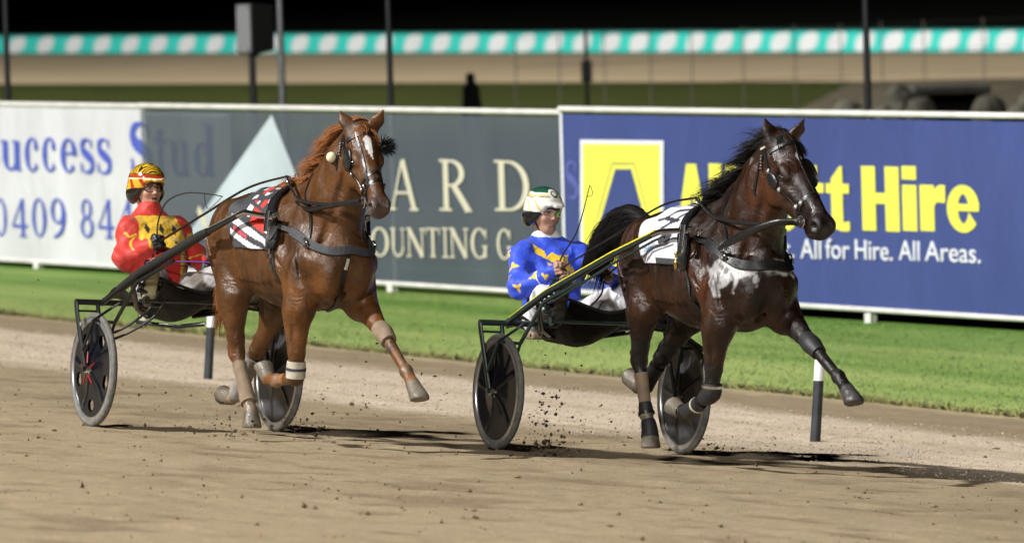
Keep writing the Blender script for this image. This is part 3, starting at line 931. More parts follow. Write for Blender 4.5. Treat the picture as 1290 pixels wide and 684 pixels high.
    for s in (-1, 1):
        pr = []
        for q in range(16):
            a = 2 * pi * q / 16
            ca, sa = cos(a), sin(a); ca = math.copysign(abs(ca) ** .7, ca); sa = math.copysign(abs(sa) ** .7, sa)
            y = .037 + .032 * ca; z = .008 + .021 * sa * (1 - .12 * ca)
            pr.append(H(.102 - y * y * 5.0, s * y, z))
        gb.tube(pr + [pr[0]], .0024, 6, cap=False)
        lb.add([H(.104 - .034 ** 2 * 5.0, s * .034, .010)] + pr, [(0, 1 + q, 1 + (q + 1) % 16) for q in range(16)])
        gb.tube([pr[0], H(.055, s * .078, .012), H(-.01, s * .084, .012)], .0034, 6)
    gb.tube([H(.1015, -.008, .014), H(.1035, 0, .017), H(.1015, .008, .014)], .003, 6)
    go = gb.build('goggles', M_[J['goggles']], root, True)
    lb.build('lens', M_['lens'], go, True)
    return root, fists
def hframe(yaw, pitch=0.0, roll=0.0):
    x = np.array([cos(yaw) * cos(pitch), sin(yaw) * cos(pitch), sin(pitch)])
    y = unit(np.array([-sin(yaw), cos(yaw), sin(roll)])); y = unit(y - x * (x @ y))
    return np.stack([x, y, np.cross(x, y)], 1)
def helmet_white(hv):
    n = len(hv); C = np.tile(np.array((.72, .70, .64)), (n, 1))
    z, y, x = hv[:, 2], hv[:, 1], hv[:, 0]
    top = sst(z - .12 * np.abs(x) + .10 * y, .120, .124)
    C = mixc(C, (.012, .075, .045), top)
    C = mixc(C, (.62, .42, .10), sst(-np.abs(z - .12 * np.abs(x) - .108), -.0065, -.0045))
    C = mixc(C, (.02, .08, .05), sst(-np.abs(z - .12 * np.abs(x) - .0985), -.0034, -.002))
    C = mixc(C, (.72, .70, .66), sst(-np.hypot(x - .085, y), -.038, -.034) * sst(z, .10, .11))
    C = mixc(C, (.04, .10, .07), sst(-np.abs(np.hypot((x - .088) * 1.2, y) - .020), -.006, -.004) * sst(z, .10, .11))
    C = mixc(C, (.60, .42, .12), ((np.sin(x * 90 + z * 60) > .72) & (np.abs(y) > .07) & (z > .01) & (z < .085)).astype(float) * .8)
    C = mixc(C, (.05, .05, .05), sst(-z, -.018, -.012) * sst(-x, -.03, -.02) * 0.9 * (np.abs(y) > .06))
    return C
def helmet_yellow(hv):
    n = len(hv); C = np.tile(np.array((.58, .35, .025)), (n, 1))
    z, y, x = hv[:, 2], hv[:, 1], hv[:, 0]
    w = z + .018 * np.sin(y * 45) - .10 * np.abs(x)
    C = mixc(C, (.02, .015, .01), ((z > .104) & (np.sin(y * 85 + 14 * np.sin(x * 38)) > .25)).astype(float))
    C = mixc(C, (.36, .035, .012), sst(-np.abs(z - .1 * np.abs(y) - .078), -.012, -.010))
    C = mixc(C, (.75, .68, .42), sst(-np.abs(z - .1 * np.abs(y) - .062), -.0055, -.004))
    C = mixc(C, (.36, .035, .012), (np.sin(x * 75 + z * 40) > .5) * (np.abs(y) > .06) * (z < .07) * (z > -.03) * 1.0)
    C = mixc(C, (.02, .015, .01), sst(-np.abs(z - .1 * np.abs(y) - .094), -.004, -.003))
    return C
def lozenge(P, c, rx, ry): return (np.abs(P[:, 0] - c[0]) / rx + np.abs(P[:, 1] - c[1]) / ry < 1)
def star5(P, c, r, rot=0.0, pts=3):
    dx, dy = P[:, 0] - c[0], P[:, 1] - c[1]
    a = np.arctan2(dy, dx) + rot; rr = np.hypot(dx, dy)
    m = np.abs(((a / (2 * pi) * pts) % 1) - .5) * 2
    return rr < r * (.30 + .70 * m ** 1.6)
def style_red(V, J, arm):
    ch, pel, nk = [np.array(J[k], float) for k in ('chest', 'pelvis', 'neck')]
    n = len(V); C = np.tile(np.array((.46, .024, .014)), (n, 1))
    Y, X = (.60, .37, .018), (.015, .008, .006)
    v = V - ch; front = v[:, 0] > -.02
    tors = arm < .55
    yoke = (v[:, 2] > .0) & (v[:, 2] < .22) & (np.abs(v[:, 1]) < .165) & (V[:, 2] < nk[2] - .005)
    C[yoke & ((np.abs(v[:, 1]) < .145) | tors)] = Y
    band = (v[:, 2] <= .0) & tors & (np.abs(v[:, 1]) < .17)
    C[band & (np.abs(np.abs(v[:, 1]) - .095) < .028) & (v[:, 2] > -.30)] = Y
    C[band & (np.abs(v[:, 1]) <= .060) & (v[:, 2] > -.22)] = (.40, .014, .010)
    C[band & (np.abs(np.abs(v[:, 1]) - .095) < .030) & (np.abs((v[:, 2] * 14) % 1 - .5) < .05)] = X
    P = np.stack([v[:, 1], v[:, 2]], 1)
    for y in (-.092, .0, .092): C[front & lozenge(P, (y, .115), .019, .034)] = X
    for k, s in (('R', -1), ('L', 1)):
        sh, el, wr = [np.array(q, float) for q in J['arm' + k]]
        d, t = segd(V, sh, el); ax = unit(el - sh); side = unit(np.cross(ax, (1, 0, 0)))
        q = (V - sh) @ unit(np.cross(side, ax)); w = (V - sh) @ side
        L = np.linalg.norm(el - sh)
        m = (d < .12) & (arm > .4)
        a = (V - sh) @ ax
        m = m & (np.abs(v[:, 1]) > .165)
        C[m & (np.abs(a - .085 - .012 * np.sin(w * 90)) < .008) & (np.abs(w) < .055)] = Y
        C[m & (np.hypot(a - .078, w + .045) < .013)] = Y
        d2, t2 = segd(V, el, wr)
        C[(d2 < .11) & (np.abs(t2 - .45 - .06 * np.sin(V[:, 2] * 70)) < .028) & (V[:, 2] > (el[2] + wr[2]) / 2 + .01) & (arm > .4)] = Y
    return C, None
def style_blue(V, J, arm):
    ch, pel, nk = [np.array(J[k], float) for k in ('chest', 'pelvis', 'neck')]
    n = len(V); C = np.tile(np.array((.022, .065, .56)), (n, 1))
    Y, W = (.70, .46, .015), (.62, .62, .62)
    v = V - ch; front = v[:, 0] > -.01; tors = arm < .5
    P = np.stack([v[:, 1], v[:, 2]], 1)
    zz = np.abs(P[:, 1] - .03 + .55 * P[:, 0] - .035 * np.sign(np.sin(P[:, 0] * 42)))
    C[front & (zz < .027) & (np.abs(P[:, 0] + .02) < .12)] = Y
    C[front & (np.abs(P[:, 0] - .02 - .2 * P[:, 1]) < .030) & (P[:, 1] < .10) & (P[:, 1] > -.16)] = Y
    C[front & (np.abs(P[:, 0] - .02 - .2 * P[:, 1]) < .006) & (P[:, 1] < .10)] = (.05, .06, .2)
    C[front & lozenge(P, (-.03, .09), .05, .035)] = Y
    C[front & lozenge(P, (.09, -.02), .035, .06)] = Y
    C[(V[:, 2] > nk[2] + .028)] = W
    for k, s in (('R', -1), ('L', 1)):
        sh, el, wr = [np.array(q, float) for q in J['arm' + k]]
        ax = unit(el - sh); u = unit(np.cross(ax, (0, 1, 0)))
        for (a, b) in ((sh, el), (el, wr)):
            ax = unit(b - a); o = unit(np.array([.3, s * 1.0, .25])); o = unit(o - ax * (o @ ax)); w = np.cross(ax, o)
            Q = np.stack([(V - a) @ ax, (V - a) @ w], 1); out = ((V - a) @ o) > .02
            d, t = segd(V, a, b); m = out & (d < .12) & (arm > .3)
            for (pa, pw, r, ro) in ((.03, .03, .034, .4), (.15, -.005, .042, 1.2), (.235, .03, .032, 2.2)):
                C[m & star5(Q, (pa, pw), r, ro)] = Y
        d2, t2 = segd(V, el, wr)
        C[(d2 < .1) & (arm > .3) & (np.abs(t2 - .62) < .012)] = W
    return C, None
D_FRONT = dict(seed=0.0, hem=.045, pelvis=(-.665, 0, .815), chest=(-.735, 0, 1.09), neck=(-.765, -.01, 1.275), head=(-.775, -.03, 1.445), hM=hframe(radians(12), radians(-3), 0),
    armR=[(-.74, -.185, 1.185), (-.57, -.27, .985), (-.345, -.145, 1.095)], armL=[(-.69, .185, 1.195), (-.40, .33, 1.03), (-.22, .16, 1.075)],
    handR=(.9, .25, .25), handL=(.9, -.35, .15), gripR=(.25, 0.05, 1), gripL=(.2, 0, 1), gloves='',
    legR=[(-.62, -.10, .79), (-.26, -.235, .925), (.13, -.335, .875)], legL=[(-.62, .10, .79), (-.27, .28, .95), (.13, .345, .885)],
    toeR=(.235, -.345, 1.055), toeL=(.24, .36, 1.06), skin=(.42, .235, .155), lip=(.36, .15, .11), flush=(.45, .19, .13), pants=(.62, .62, .66), dirt=.95, sole=(.02, .018, .016),
    helmet=helmet_white, goggles='clear_frame')
D_REAR = dict(seed=3.0, hem=-.02, pelvis=(-.52, 0, .875), chest=(-.64, 0, 1.12), neck=(-.71, -.01, 1.322), head=(-.745, -.015, 1.483), hM=hframe(radians(6), radians(2), radians(3)), mouth_open=True,
    armR=[(-.645, -.175, 1.235), (-.555, -.235, 1.045), (-.41, -.12, 1.135)], armL=[(-.695, .185, 1.245), (-.64, .275, 1.09), (-.42, .27, 1.0)],
    handR=(.8, .45, .30), handL=(.95, -.1, -.1), gripR=(.15, .05, 1), gripL=(.2, 0, 1), gloves='RL',
    legR=[(-.46, -.09, .85), (-.22, -.17, .935), (.10, -.325, .865)], legL=[(-.46, .095, .85), (-.19, .28, .965), (.12, .345, .885)],
    toeR=(.20, -.345, 1.04), toeL=(.23, .36, 1.06), skin=(.43, .245, .17), lip=(.36, .15, .11), flush=(.46, .20, .14), pants=(.36, .34, .34), dirt=.95, sole=(.28, .25, .15),
    helmet=helmet_yellow, goggles='dark_frame')
# ------------------------------------------------------------------ the setting
def ray_px(x, y):
    """direction of a ray of the calibrated camera (photo pixels)"""
    M = cam.matrix_world.to_3x3()
    return (M @ Vector(((x - PW / 2) / FPX, -(y - PH / 2) / FPX, -1))).normalized()
CAMP = Vector((0, 0, CAMZ))
def on_lawn(x, y, z=LAWN_Z):
    d = ray_px(x, y); return CAMP + d * ((z - CAMZ) / d.z)
def value_noise(A, B, cell, seed):
    """smooth value noise on arrays of coordinates"""
    g = np.random.default_rng(seed); T = g.uniform(-1, 1, (512, 512)).astype(np.float32)
    a, b = A / cell, B / cell
    i, j = np.floor(a).astype(int), np.floor(b).astype(int)
    fa, fb = a - i, b - j; fa = fa * fa * (3 - 2 * fa); fb = fb * fb * (3 - 2 * fb)
    t = lambda p, q: T[p % 512, q % 512]
    return (t(i, j) * (1 - fa) + t(i + 1, j) * fa) * (1 - fb) + (t(i, j + 1) * (1 - fa) + t(i + 1, j + 1) * fa) * fb
def track_relief(s, u):
    h = .006 * value_noise(s, u, .9, 1) + .005 * value_noise(s, u, .28, 2) + .0045 * value_noise(s, u, .13, 3) + .004 * value_noise(s, u, .065, 4)
    hoof = np.clip(value_noise(s, u, .34, 5) - .25, 0, 1)
    return h - .016 * hoof * (u < 2.5) + .0025 * value_noise(s * .15, u, .10, 6)
def dirt_mat():
    m, nt, b = nodemat('track_sand'); L = nt.links
    b.inputs['Roughness'].default_value = .95; b.inputs['Specular IOR Level'].default_value = .15
    tc = N(nt, 'ShaderNodeTexCoord')
    at_ = N(nt, 'ShaderNodeAttribute', attribute_name='tint')
    n1 = N(nt, 'ShaderNodeTexNoise', Scale=85.0, Detail=6.0, Roughness=.8); L.new(tc.outputs['Object'], n1.inputs['Vector'])
    n2 = N(nt, 'ShaderNodeTexNoise', Scale=12.0, Detail=6.0, Roughness=.65); L.new(tc.outputs['Object'], n2.inputs['Vector'])
    r1 = N(nt, 'ShaderNodeMapRange'); r1.inputs[1].default_value = .28; r1.inputs[2].default_value = .72; r1.inputs[3].default_value = .45; r1.inputs[4].default_value = 1.55
    r2 = N(nt, 'ShaderNodeMapRange'); r2.inputs[1].default_value = .3; r2.inputs[2].default_value = .7; r2.inputs[3].default_value = .84; r2.inputs[4].default_value = 1.14
    L.new(n1.outputs['Fac'], r1.inputs[0]); L.new(n2.outputs['Fac'], r2.inputs[0])
    mu = N(nt, 'ShaderNodeMath', operation='MULTIPLY'); L.new(r1.outputs[0], mu.inputs[0]); L.new(r2.outputs[0], mu.inputs[1])
    sc = N(nt, 'ShaderNodeVectorMath', operation='SCALE'); L.new(at_.outputs['Color'], sc.inputs[0]); L.new(mu.outputs[0], sc.inputs['Scale'])
    L.new(sc.outputs['Vector'], b.inputs['Base Color'])
    bp = N(nt, 'ShaderNodeBump', Strength=.55, Distance=.012); L.new(n1.outputs['Fac'], bp.inputs['Height']); L.new(bp.outputs['Normal'], b.inputs['Normal'])
    return m
MAT['sand'] = dirt_mat()
def lawn_mat(name, c1, c2):
    m, nt, b = nodemat(name); L = nt.links
    b.inputs['Roughness'].default_value = .9; b.inputs['Specular IOR Level'].default_value = .1
    tc = N(nt, 'ShaderNodeTexCoord')
    n1 = N(nt, 'ShaderNodeTexNoise', Scale=.5, Detail=7.0, Roughness=.65); L.new(tc.outputs['Object'], n1.inputs['Vector'])
    n2 = N(nt, 'ShaderNodeTexNoise', Scale=30.0, Detail=4.0); L.new(tc.outputs['Object'], n2.inputs['Vector'])
    mx = N(nt, 'ShaderNodeMix', data_type='RGBA')
    mx.inputs[6].default_value = (*c1, 1); mx.inputs[7].default_value = (*c2, 1)
    r = N(nt, 'ShaderNodeMapRange'); r.inputs[1].default_value = .35; r.inputs[2].default_value = .65
    L.new(n1.outputs['Fac'], r.inputs[0]); L.new(r.outputs[0], mx.inputs[0])
    r2 = N(nt, 'ShaderNodeMapRange'); r2.inputs[1].default_value = .3; r2.inputs[2].default_value = .7; r2.inputs[3].default_value = .7; r2.inputs[4].default_value = 1.3
    L.new(n2.outputs['Fac'], r2.inputs[0])
    sc = N(nt, 'ShaderNodeVectorMath', operation='SCALE'); L.new(mx.outputs[2], sc.inputs[0]); L.new(r2.outputs[0], sc.inputs['Scale'])
    L.new(sc.outputs['Vector'], b.inputs['Base Color'])
    bp = N(nt, 'ShaderNodeBump', Strength=.6, Distance=.03); L.new(n2.outputs['Fac'], bp.inputs['Height']); L.new(bp.outputs['Normal'], b.inputs['Normal'])
    return m
def banded_lawn():
    m = lawn_mat('mown_lawn', (.095, .210, .034), (.140, .270, .048)); nt = m.node_tree; L = nt.links; b = nt.nodes['Principled BSDF']
    old = b.inputs['Base Color'].links[0].from_socket
    tc = N(nt, 'ShaderNodeTexCoord')
    dt = N(nt, 'ShaderNodeVectorMath', operation='DOT_PRODUCT'); L.new(tc.outputs['Object'], dt.inputs[0]); dt.inputs[1].default_value = (LB.x, LB.y, 0)
    of = N(nt, 'ShaderNodeMath', operation='SUBTRACT'); L.new(dt.outputs['Value'], of.inputs[0]); of.inputs[1].default_value = Vector((RW0.x, RW0.y, 0)).dot(LB)
    nz = N(nt, 'ShaderNodeTexNoise', Scale=1.0, Detail=5.0, Roughness=.6); cb = N(nt, 'ShaderNodeCombineXYZ')
    ds = N(nt, 'ShaderNodeVectorMath', operation='DOT_PRODUCT'); L.new(tc.outputs['Object'], ds.inputs[0]); ds.inputs[1].default_value = (HB.x * .09, HB.y * .09, 0)
    L.new(of.outputs[0], cb.inputs['X']); L.new(ds.outputs['Value'], cb.inputs['Y']); L.new(cb.outputs[0], nz.inputs['Vector'])
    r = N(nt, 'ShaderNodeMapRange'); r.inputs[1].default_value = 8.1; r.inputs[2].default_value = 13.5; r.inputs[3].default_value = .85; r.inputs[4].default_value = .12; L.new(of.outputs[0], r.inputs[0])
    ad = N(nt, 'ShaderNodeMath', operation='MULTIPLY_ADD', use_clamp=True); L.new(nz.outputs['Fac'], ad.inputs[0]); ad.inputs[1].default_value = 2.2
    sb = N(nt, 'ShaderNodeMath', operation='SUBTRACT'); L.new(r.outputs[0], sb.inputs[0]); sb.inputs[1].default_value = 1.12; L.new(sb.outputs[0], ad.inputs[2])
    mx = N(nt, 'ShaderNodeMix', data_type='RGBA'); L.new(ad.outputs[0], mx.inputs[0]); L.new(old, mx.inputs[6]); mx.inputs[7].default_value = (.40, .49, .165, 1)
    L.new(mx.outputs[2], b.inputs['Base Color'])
    return m
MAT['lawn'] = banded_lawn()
MAT['infield'] = lawn_mat('infield_grass', (.020, .026, .005), (.036, .042, .008))
MAT['waste'] = lawn_mat('ground_painted_unlit', (.004, .005, .003), (.008, .009, .005))  # unlit land beyond the far rail: its darkness is painted into the colour
MAT['far_sand'] = pmat('far_track_sand', (.33, .26, .165), .95, spec=.1, var=.10, vscale=.25, detail=6)
def struct(name, me, mat):
    o = link(name, me, None, [mat]); o['kind'] = 'structure'; return o
def track_colours(s, u):
    n1 = value_noise(s * .35, u, .8, 11); n2 = value_noise(s, u, .35, 12); n3 = value_noise(s * .12, u, .22, 13)
    C = np.tile(np.array((.352, .276, .178)), s.shape + (1,))
    def mx(C, c, m): return C * (1 - m[..., None]) + np.array(c) * m[..., None]
    C = mx(C, (.245, .182, .108), np.clip(.25 * n1 + .20 * n3 + .30 * n2, 0, .38))
    C = mx(C, (.185, .132, .080), np.clip((value_noise(s, u, .34, 5) - .30) * 1.6, 0, .55) * (u < 2.4))
    C = mx(C, (.165, .118, .074), np.clip(.75 - np.abs(u - .2 - .5 * n1) * .9, 0, 1) * sst(n2 + .6 * n3, -.4, .8) * .5)
    pk = sst(u + .35 * n1 + .25 * n3, 1.7, 2.7) * sst(-u - .3 * n1, -6.3, -5.5)
    C = mx(C, (.66, .545, .425), pk * .9)
    rut = np.exp(-((u + .15 * n1 - 4.35) / .22) ** 2) + .8 * np.exp(-((u + .15 * n1 - 2.9) / .16) ** 2)
    C = mx(C, (.47, .375, .245), np.clip(rut, 0, 1) * .55 * pk)
    C = mx(C, (.54, .45, .265), sst(u + .25 * n2, 7.6, 8.05) * .8)
    return C
def build_track():
    ss = np.concatenate([np.linspace(-420, -60, 60), np.linspace(-58, -34, 60), np.arange(-33.8, 14, .055), np.linspace(14.2, 70, 60)])
    us = np.concatenate([np.linspace(-40, -10, 40), np.arange(-9.9, 8.11, .055), [8.16, 8.24]])
    SS, UU = np.meshgrid(ss, us, indexing='ij')
    near = (SS > -60) & (SS < 16) & (UU > -11)
    h = track_relief(SS, UU) * near * sst(-UU, -8.1, -7.8)
    X = RW0.x + HB.x * SS + LB.x * UU; Y = RW0.y + HB.y * SS + LB.y * UU
    Z = RW0.z - BANK * np.clip(UU, -16, LAWN_U) + h
    Z[:, -1] -= .06
    V = np.stack([X, Y, Z], -1).reshape(-1, 3)
    nu = len(us); i = np.arange((len(ss) - 1))[:, None] * nu + np.arange(nu - 1)[None, :]
    i = i.ravel(); F = np.stack([i, i + nu, i + nu + 1, i + 1], 1)
    C = track_colours(SS, UU).reshape(-1, 3)
    return struct('track', mesh_np('track', V, F, True, C), MAT['sand'])
build_track()
def flat_sheet(name, pts, z, mat):
    me = bpy.data.meshes.new(name); me.from_pydata([(p[0], p[1], z) for p in pts], [], [tuple(range(len(pts)))]); me.update()
    if me.polygons[0].normal.z < 0: me.flip_normals()
    return struct(name, me, mat)
FD = Vector((sin(radians(29.94)), -cos(radians(29.94)), 0))   # along the banners, towards the right and the camera
FP0 = Vector((-6.158, 81.12, 0))
FN = Vector((FD.y, -FD.x, 0))                                 # faces the track
def fence_pt(t, z=0.0, off=0.0):
    p = FP0 + FD * t + FN * off; return Vector((p.x, p.y, LAWN_Z + z))
# lawn between the track and the banners (and a little behind them)
a0, a1 = at(-420, 8.14), at(70, 8.14)
b1, b0 = fence_pt(62, 0, -3.0), fence_pt(-200, 0, -3.0)
flat_sheet('ground', [(-2200, -300), (2200, -300), (2200, 2600), (-2200, 2600)], LAWN_Z - .10, MAT['waste'])
flat_sheet('lawn', [a0, a1, (b1.x, b1.y, 0), (b0.x, b0.y, 0)], LAWN_Z, MAT['lawn'])
def far_pt(x, y): p = on_lawn(x, y); return p
fa, fb = far_pt(0, 69), far_pt(1290, 67); ga, gb = far_pt(0, 106), far_pt(1290, 102)
ext = lambda p, q, k: p + (q - p) * k
flat_sheet('infield', [b0 + FN * -.2, b1 + FN * -.2, ext(ga, gb, 2.2), ext(ga, gb, -1.2)], LAWN_Z - .012, MAT['infield'])
flat_sheet('far_track', [ext(ga, gb, -1.2), ext(ga, gb, 2.2), ext(fa, fb, 2.0), ext(fa, fb, -1.0)], LAWN_Z - .006, MAT['far_sand'])

# grass blades: lawn nap and the rough fringe beside the sand
def build_grass():
    g = np.random.default_rng(21)
    n1, n2 = 120000, 26000
    s = g.uniform(-31, 2, n1); u = 8.12 + 12.5 * g.uniform(0, 1, n1) ** 1.25
    s2 = g.uniform(-31, 0, n2); u2 = 8.10 + np.abs(g.normal(0, .16, n2))
    s, u = np.concatenate([s, s2]), np.concatenate([u, u2])
    X = RW0.x + HB.x * s + LB.x * u; Y = RW0.y + HB.y * s + LB.y * u
    # keep in front of the banners and inside the view
    d = (X - FP0.x) * FN.x + (Y - FP0.y) * FN.y
    ok = (d > .05) & (np.abs(X) < Y * .085 + .4)
    s, u, X, Y = s[ok], u[ok], X[ok], Y[ok]; n = len(s)
    fr = np.exp(-(u - 8.1) / .22)
    clump = value_noise(s, u, .5, 31)
    hgt = g.uniform(.008, .020, n) * (1 + .10 * clump) + fr * g.uniform(0, .055, n) * (1 + .5 * value_noise(s, u, .3, 33))
    an = g.uniform(0, 2 * pi, n); w = g.uniform(.006, .011, n)
    lean = g.normal(0, .8, (n, 2)) * hgt[:, None]
    P = np.stack([X, Y, np.full(n, LAWN_Z - .004)], 1)
    dx = np.stack([np.cos(an) * w, np.sin(an) * w, np.zeros(n)], 1)
    tip = P + np.stack([lean[:, 0], lean[:, 1], hgt], 1)
    V = np.stack([P - dx, P + dx, tip], 1).reshape(-1, 3)
    F = np.arange(3 * n).reshape(n, 3)
    st = value_noise(s * .12, u, .55, 32); big = value_noise(s * .3, u, 1.6, 34)
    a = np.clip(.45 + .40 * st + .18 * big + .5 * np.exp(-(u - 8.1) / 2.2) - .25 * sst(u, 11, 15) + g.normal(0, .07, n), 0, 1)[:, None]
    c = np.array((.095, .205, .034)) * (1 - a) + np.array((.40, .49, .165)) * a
    dry = np.clip(fr * 1.1 * g.uniform(.2, 1.2, n), 0, 1)[:, None]
    c = c * (1 - dry) + np.array((.30, .23, .085)) * dry
    C = np.repeat(c, 3, 0)
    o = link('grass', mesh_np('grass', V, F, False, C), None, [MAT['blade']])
    o['kind'] = 'stuff'
MAT['blade'] = pmat('grass_blade', None, .6, attr=True, var=.1, spec=.25)
_nt = MAT['blade'].node_tree; _up = N(_nt, 'ShaderNodeCombineXYZ', X=-.25, Y=-.12, Z=.96); _nt.links.new(_up.outputs[0], _nt.nodes['Principled BSDF'].inputs['Normal'])
build_grass()

# lumps thrown up on the sand, and lumps still in the air
def lumps(name, P, R, mat, seed, tint):
    g = np.random.default_rng(seed); n = len(P)
    base = np.array([(1, 0, 0), (-1, 0, 0), (0, 1, 0), (0, -1, 0), (0, 0, 1), (0, 0, -1)], float)
    tri = np.array([(0, 2, 4), (2, 1, 4), (1, 3, 4), (3, 0, 4), (2, 0, 5), (1, 2, 5), (3, 1, 5), (0, 3, 5)])
    V = base[None] * g.uniform(.45, 1.3, (n, 6, 1)) * R[:, None, None] * g.uniform(.6, 1.3, (n, 1, 3))
    a = g.uniform(0, 6.3, n); c_, s_ = np.cos(a), np.sin(a)
    X = V[..., 0] * c_[:, None] - V[..., 1] * s_[:, None]; Yy = V[..., 0] * s_[:, None] + V[..., 1] * c_[:, None]
    V = np.stack([X, Yy, V[..., 2] * .8], -1) + P[:, None]
    F = (tri[None] + 6 * np.arange(n)[:, None, None]).reshape(-1, 3)
    C = np.repeat(np.array(tint)[None] * g.uniform(.55, 1.15, (n, 1)), 6, 0)
    o = link(name, mesh_np(name, V.reshape(-1, 3), F, False, C), None, [mat]); o['kind'] = 'stuff'
    return o
def build_clods():
    g = np.random.default_rng(41)
    n = 11000
    s = g.uniform(-30, 13, n); u = g.uniform(-9, 7.9, n)
    keep = (g.uniform(0, 1, n) < .25 + .75 * (value_noise(s, u, .7, 42) > 0) * (u < 2.6)) & (g.uniform(0, 1, n) < np.where(u > 2.6, .5, 1))
    s, u = s[keep], u[keep]
    X = RW0.x + HB.x * s + LB.x * u; Y = RW0.y + HB.y * s + LB.y * u
    ok = np.abs(X) < Y * .085 + .5; s, u, X, Y = s[ok], u[ok], X[ok], Y[ok]
    R = g.gamma(2.0, .0034, len(s)).clip(.003, .024)
    Z = RW0.z - BANK * np.clip(u, -16, LAWN_U) + track_relief(s, u) + R * .35
    lumps('soil_clods', np.stack([X, Y, Z], 1), R, MAT['clod'], 43, (.22, .155, .095))
    n = 42000
    s = g.uniform(-26, 6, n); u = g.uniform(1.8, 6.3, n)
    X = RW0.x + HB.x * s + LB.x * u; Y = RW0.y + HB.y * s + LB.y * u
    ok = np.abs(X) < Y * .085 + .5; s, u, X, Y = s[ok], u[ok], X[ok], Y[ok]
    R = g.gamma(2.0, .0022, len(s)).clip(.0025, .010)
    Z = RW0.z - BANK * u + track_relief(s, u) + R * .3
    lumps('gravel', np.stack([X, Y, Z], 1), R, MAT['clod'], 46, (.50, .41, .33))
    # in the air, in the two rigs' own frames: (x forward, y left, z up)
    P, Rr = [], []
    def spray(M, c, sd, n, r):
        q = g.normal(0, 1, (n, 3)) * np.array(sd) + np.array(c); q[:, 2] = np.abs(q[:, 2])
        for v in q: P.append(tuple(M @ Vector(v)))
        Rr.extend(g.gamma(1.6, r, n).clip(.0022, .02))
    spray(RIG_F, (.62, -.62, .20), (.05, .05, .19), 150, .0034)
    spray(RIG_F, (.60, -.60, .05), (.10, .10, .05), 160, .0040)
    spray(RIG_F, (1.05, -.55, .18), (.18, .14, .12), 50, .0036)
    spray(RIG_R, (2.35, .35, .18), (.30, .25, .16), 60, .0036)
    spray(RIG_R, (2.0, .3, .45), (.5, .3, .10), 20, .0036)
    spray(RIG_R, (.95, -.2, .05), (.24, .16, .05), 110, .0032)
    spray(RIG_R, (.62, -.45, .10), (.3, .3, .10), 40, .004)
    spray(RIG_F, (.45, .62, .07), (.10, .08, .04), 70, .0034)
    spray(RIG_R, (.4, .62, .05), (.10, .08, .05), 90, .0036)
    spray(RIG_R, (-.4, -.3, .9), (.5, .4, .35), 26, .0036)
    spray(RIG_F, (-.3, -.4, .3), (.4, .4, .25), 20, .004)
    lumps('flying_dirt', np.array(P), np.array(Rr), MAT['clod'], 44, (.075, .052, .036))
MAT['clod'] = pmat('soil_lump', None, .95, attr=True, var=.2, spec=.1)
build_clods()

# ------------------------------------------------------------------ marker posts of the track edge
def marker_post(x, y, h, wh, label):
    d = ray_px(x, y)
    n = NB; p = CAMP + d * ((RW0 - CAMP).dot(n) / d.dot(n))
    up = (NB + Vector((.012, 0, 0))).normalized()
    M = Matrix.Translation(p) @ up.to_track_quat('Z', 'Y').to_matrix().to_4x4()
    root = empty('marker_post', M)
    tag(root, label, 'marker post', 'black and white marker posts on the inner track edge')
    r = .034
    MB().lathe([(0, -.05), (r * 1.05, -.05), (r, h * .3), (r, h - wh), (0, h - wh)], (0, 0, 0), (0, 0, 1), 20).build('sleeve', MAT['post_black'], root, True)
    MB().lathe([(0, h - wh), (r * .98, h - wh), (r * .98, h - .008), (r * .85, h), (0, h)], (0, 0, 0), (0, 0, 1), 20).build('top', MAT['post_white'], root, True)
MAT['post_black'] = pmat('black_post_plastic', (.028, .032, .040), .5, var=.45, vscale=7, bump=.05)
MAT['post_white'] = pmat('white_post_plastic', (.80, .80, .82), .45, var=.05)
marker_post(1027, 556, .62, .215, 'marker post under the outstretched foreleg of the dark bay horse')
marker_post(262, 478, .53, .125, 'marker post behind the hind leg of the chestnut horse')
# ------------------------------------------------------------------ banners on their rails
def f_tz(x, y):
    d = ray_px(x, y); k = (Vector((FP0.x, FP0.y, 0)) - CAMP).dot(FN) / d.dot(FN)
    p = CAMP + d * k; return (Vector((p.x, p.y, 0)) - Vector((FP0.x, FP0.y, 0))).dot(FD), p.z - LAWN_Z
def sign_obj(name, verts2, faces, off, mat, parent, thick=.003):
    """flat lettering as thin plates: verts2 are (t, z) on the banner"""
    me = bpy.data.meshes.new(name)
    V = [fence_pt(t, z, off) for t, z in verts2] + [fence_pt(t, z, off + thick) for t, z in verts2]
    n = len(verts2)
    F = [tuple(i + n for i in f) for f in faces]
    cnt = {}
    for f in faces:
        for a, b in zip(f, f[1:] + f[:1]): cnt[(a, b)] = 1
    for (a, b) in cnt:
        if (b, a) not in cnt: F.append((a, b, b + n, a + n))
    me.from_pydata([tuple(v) for v in V], [], F)
    bm = bmesh.new(); bm.from_mesh(me); bmesh.ops.recalc_face_normals(bm, faces=bm.faces); bm.to_mesh(me); bm.free()
    return link(name, me, parent, [mat])
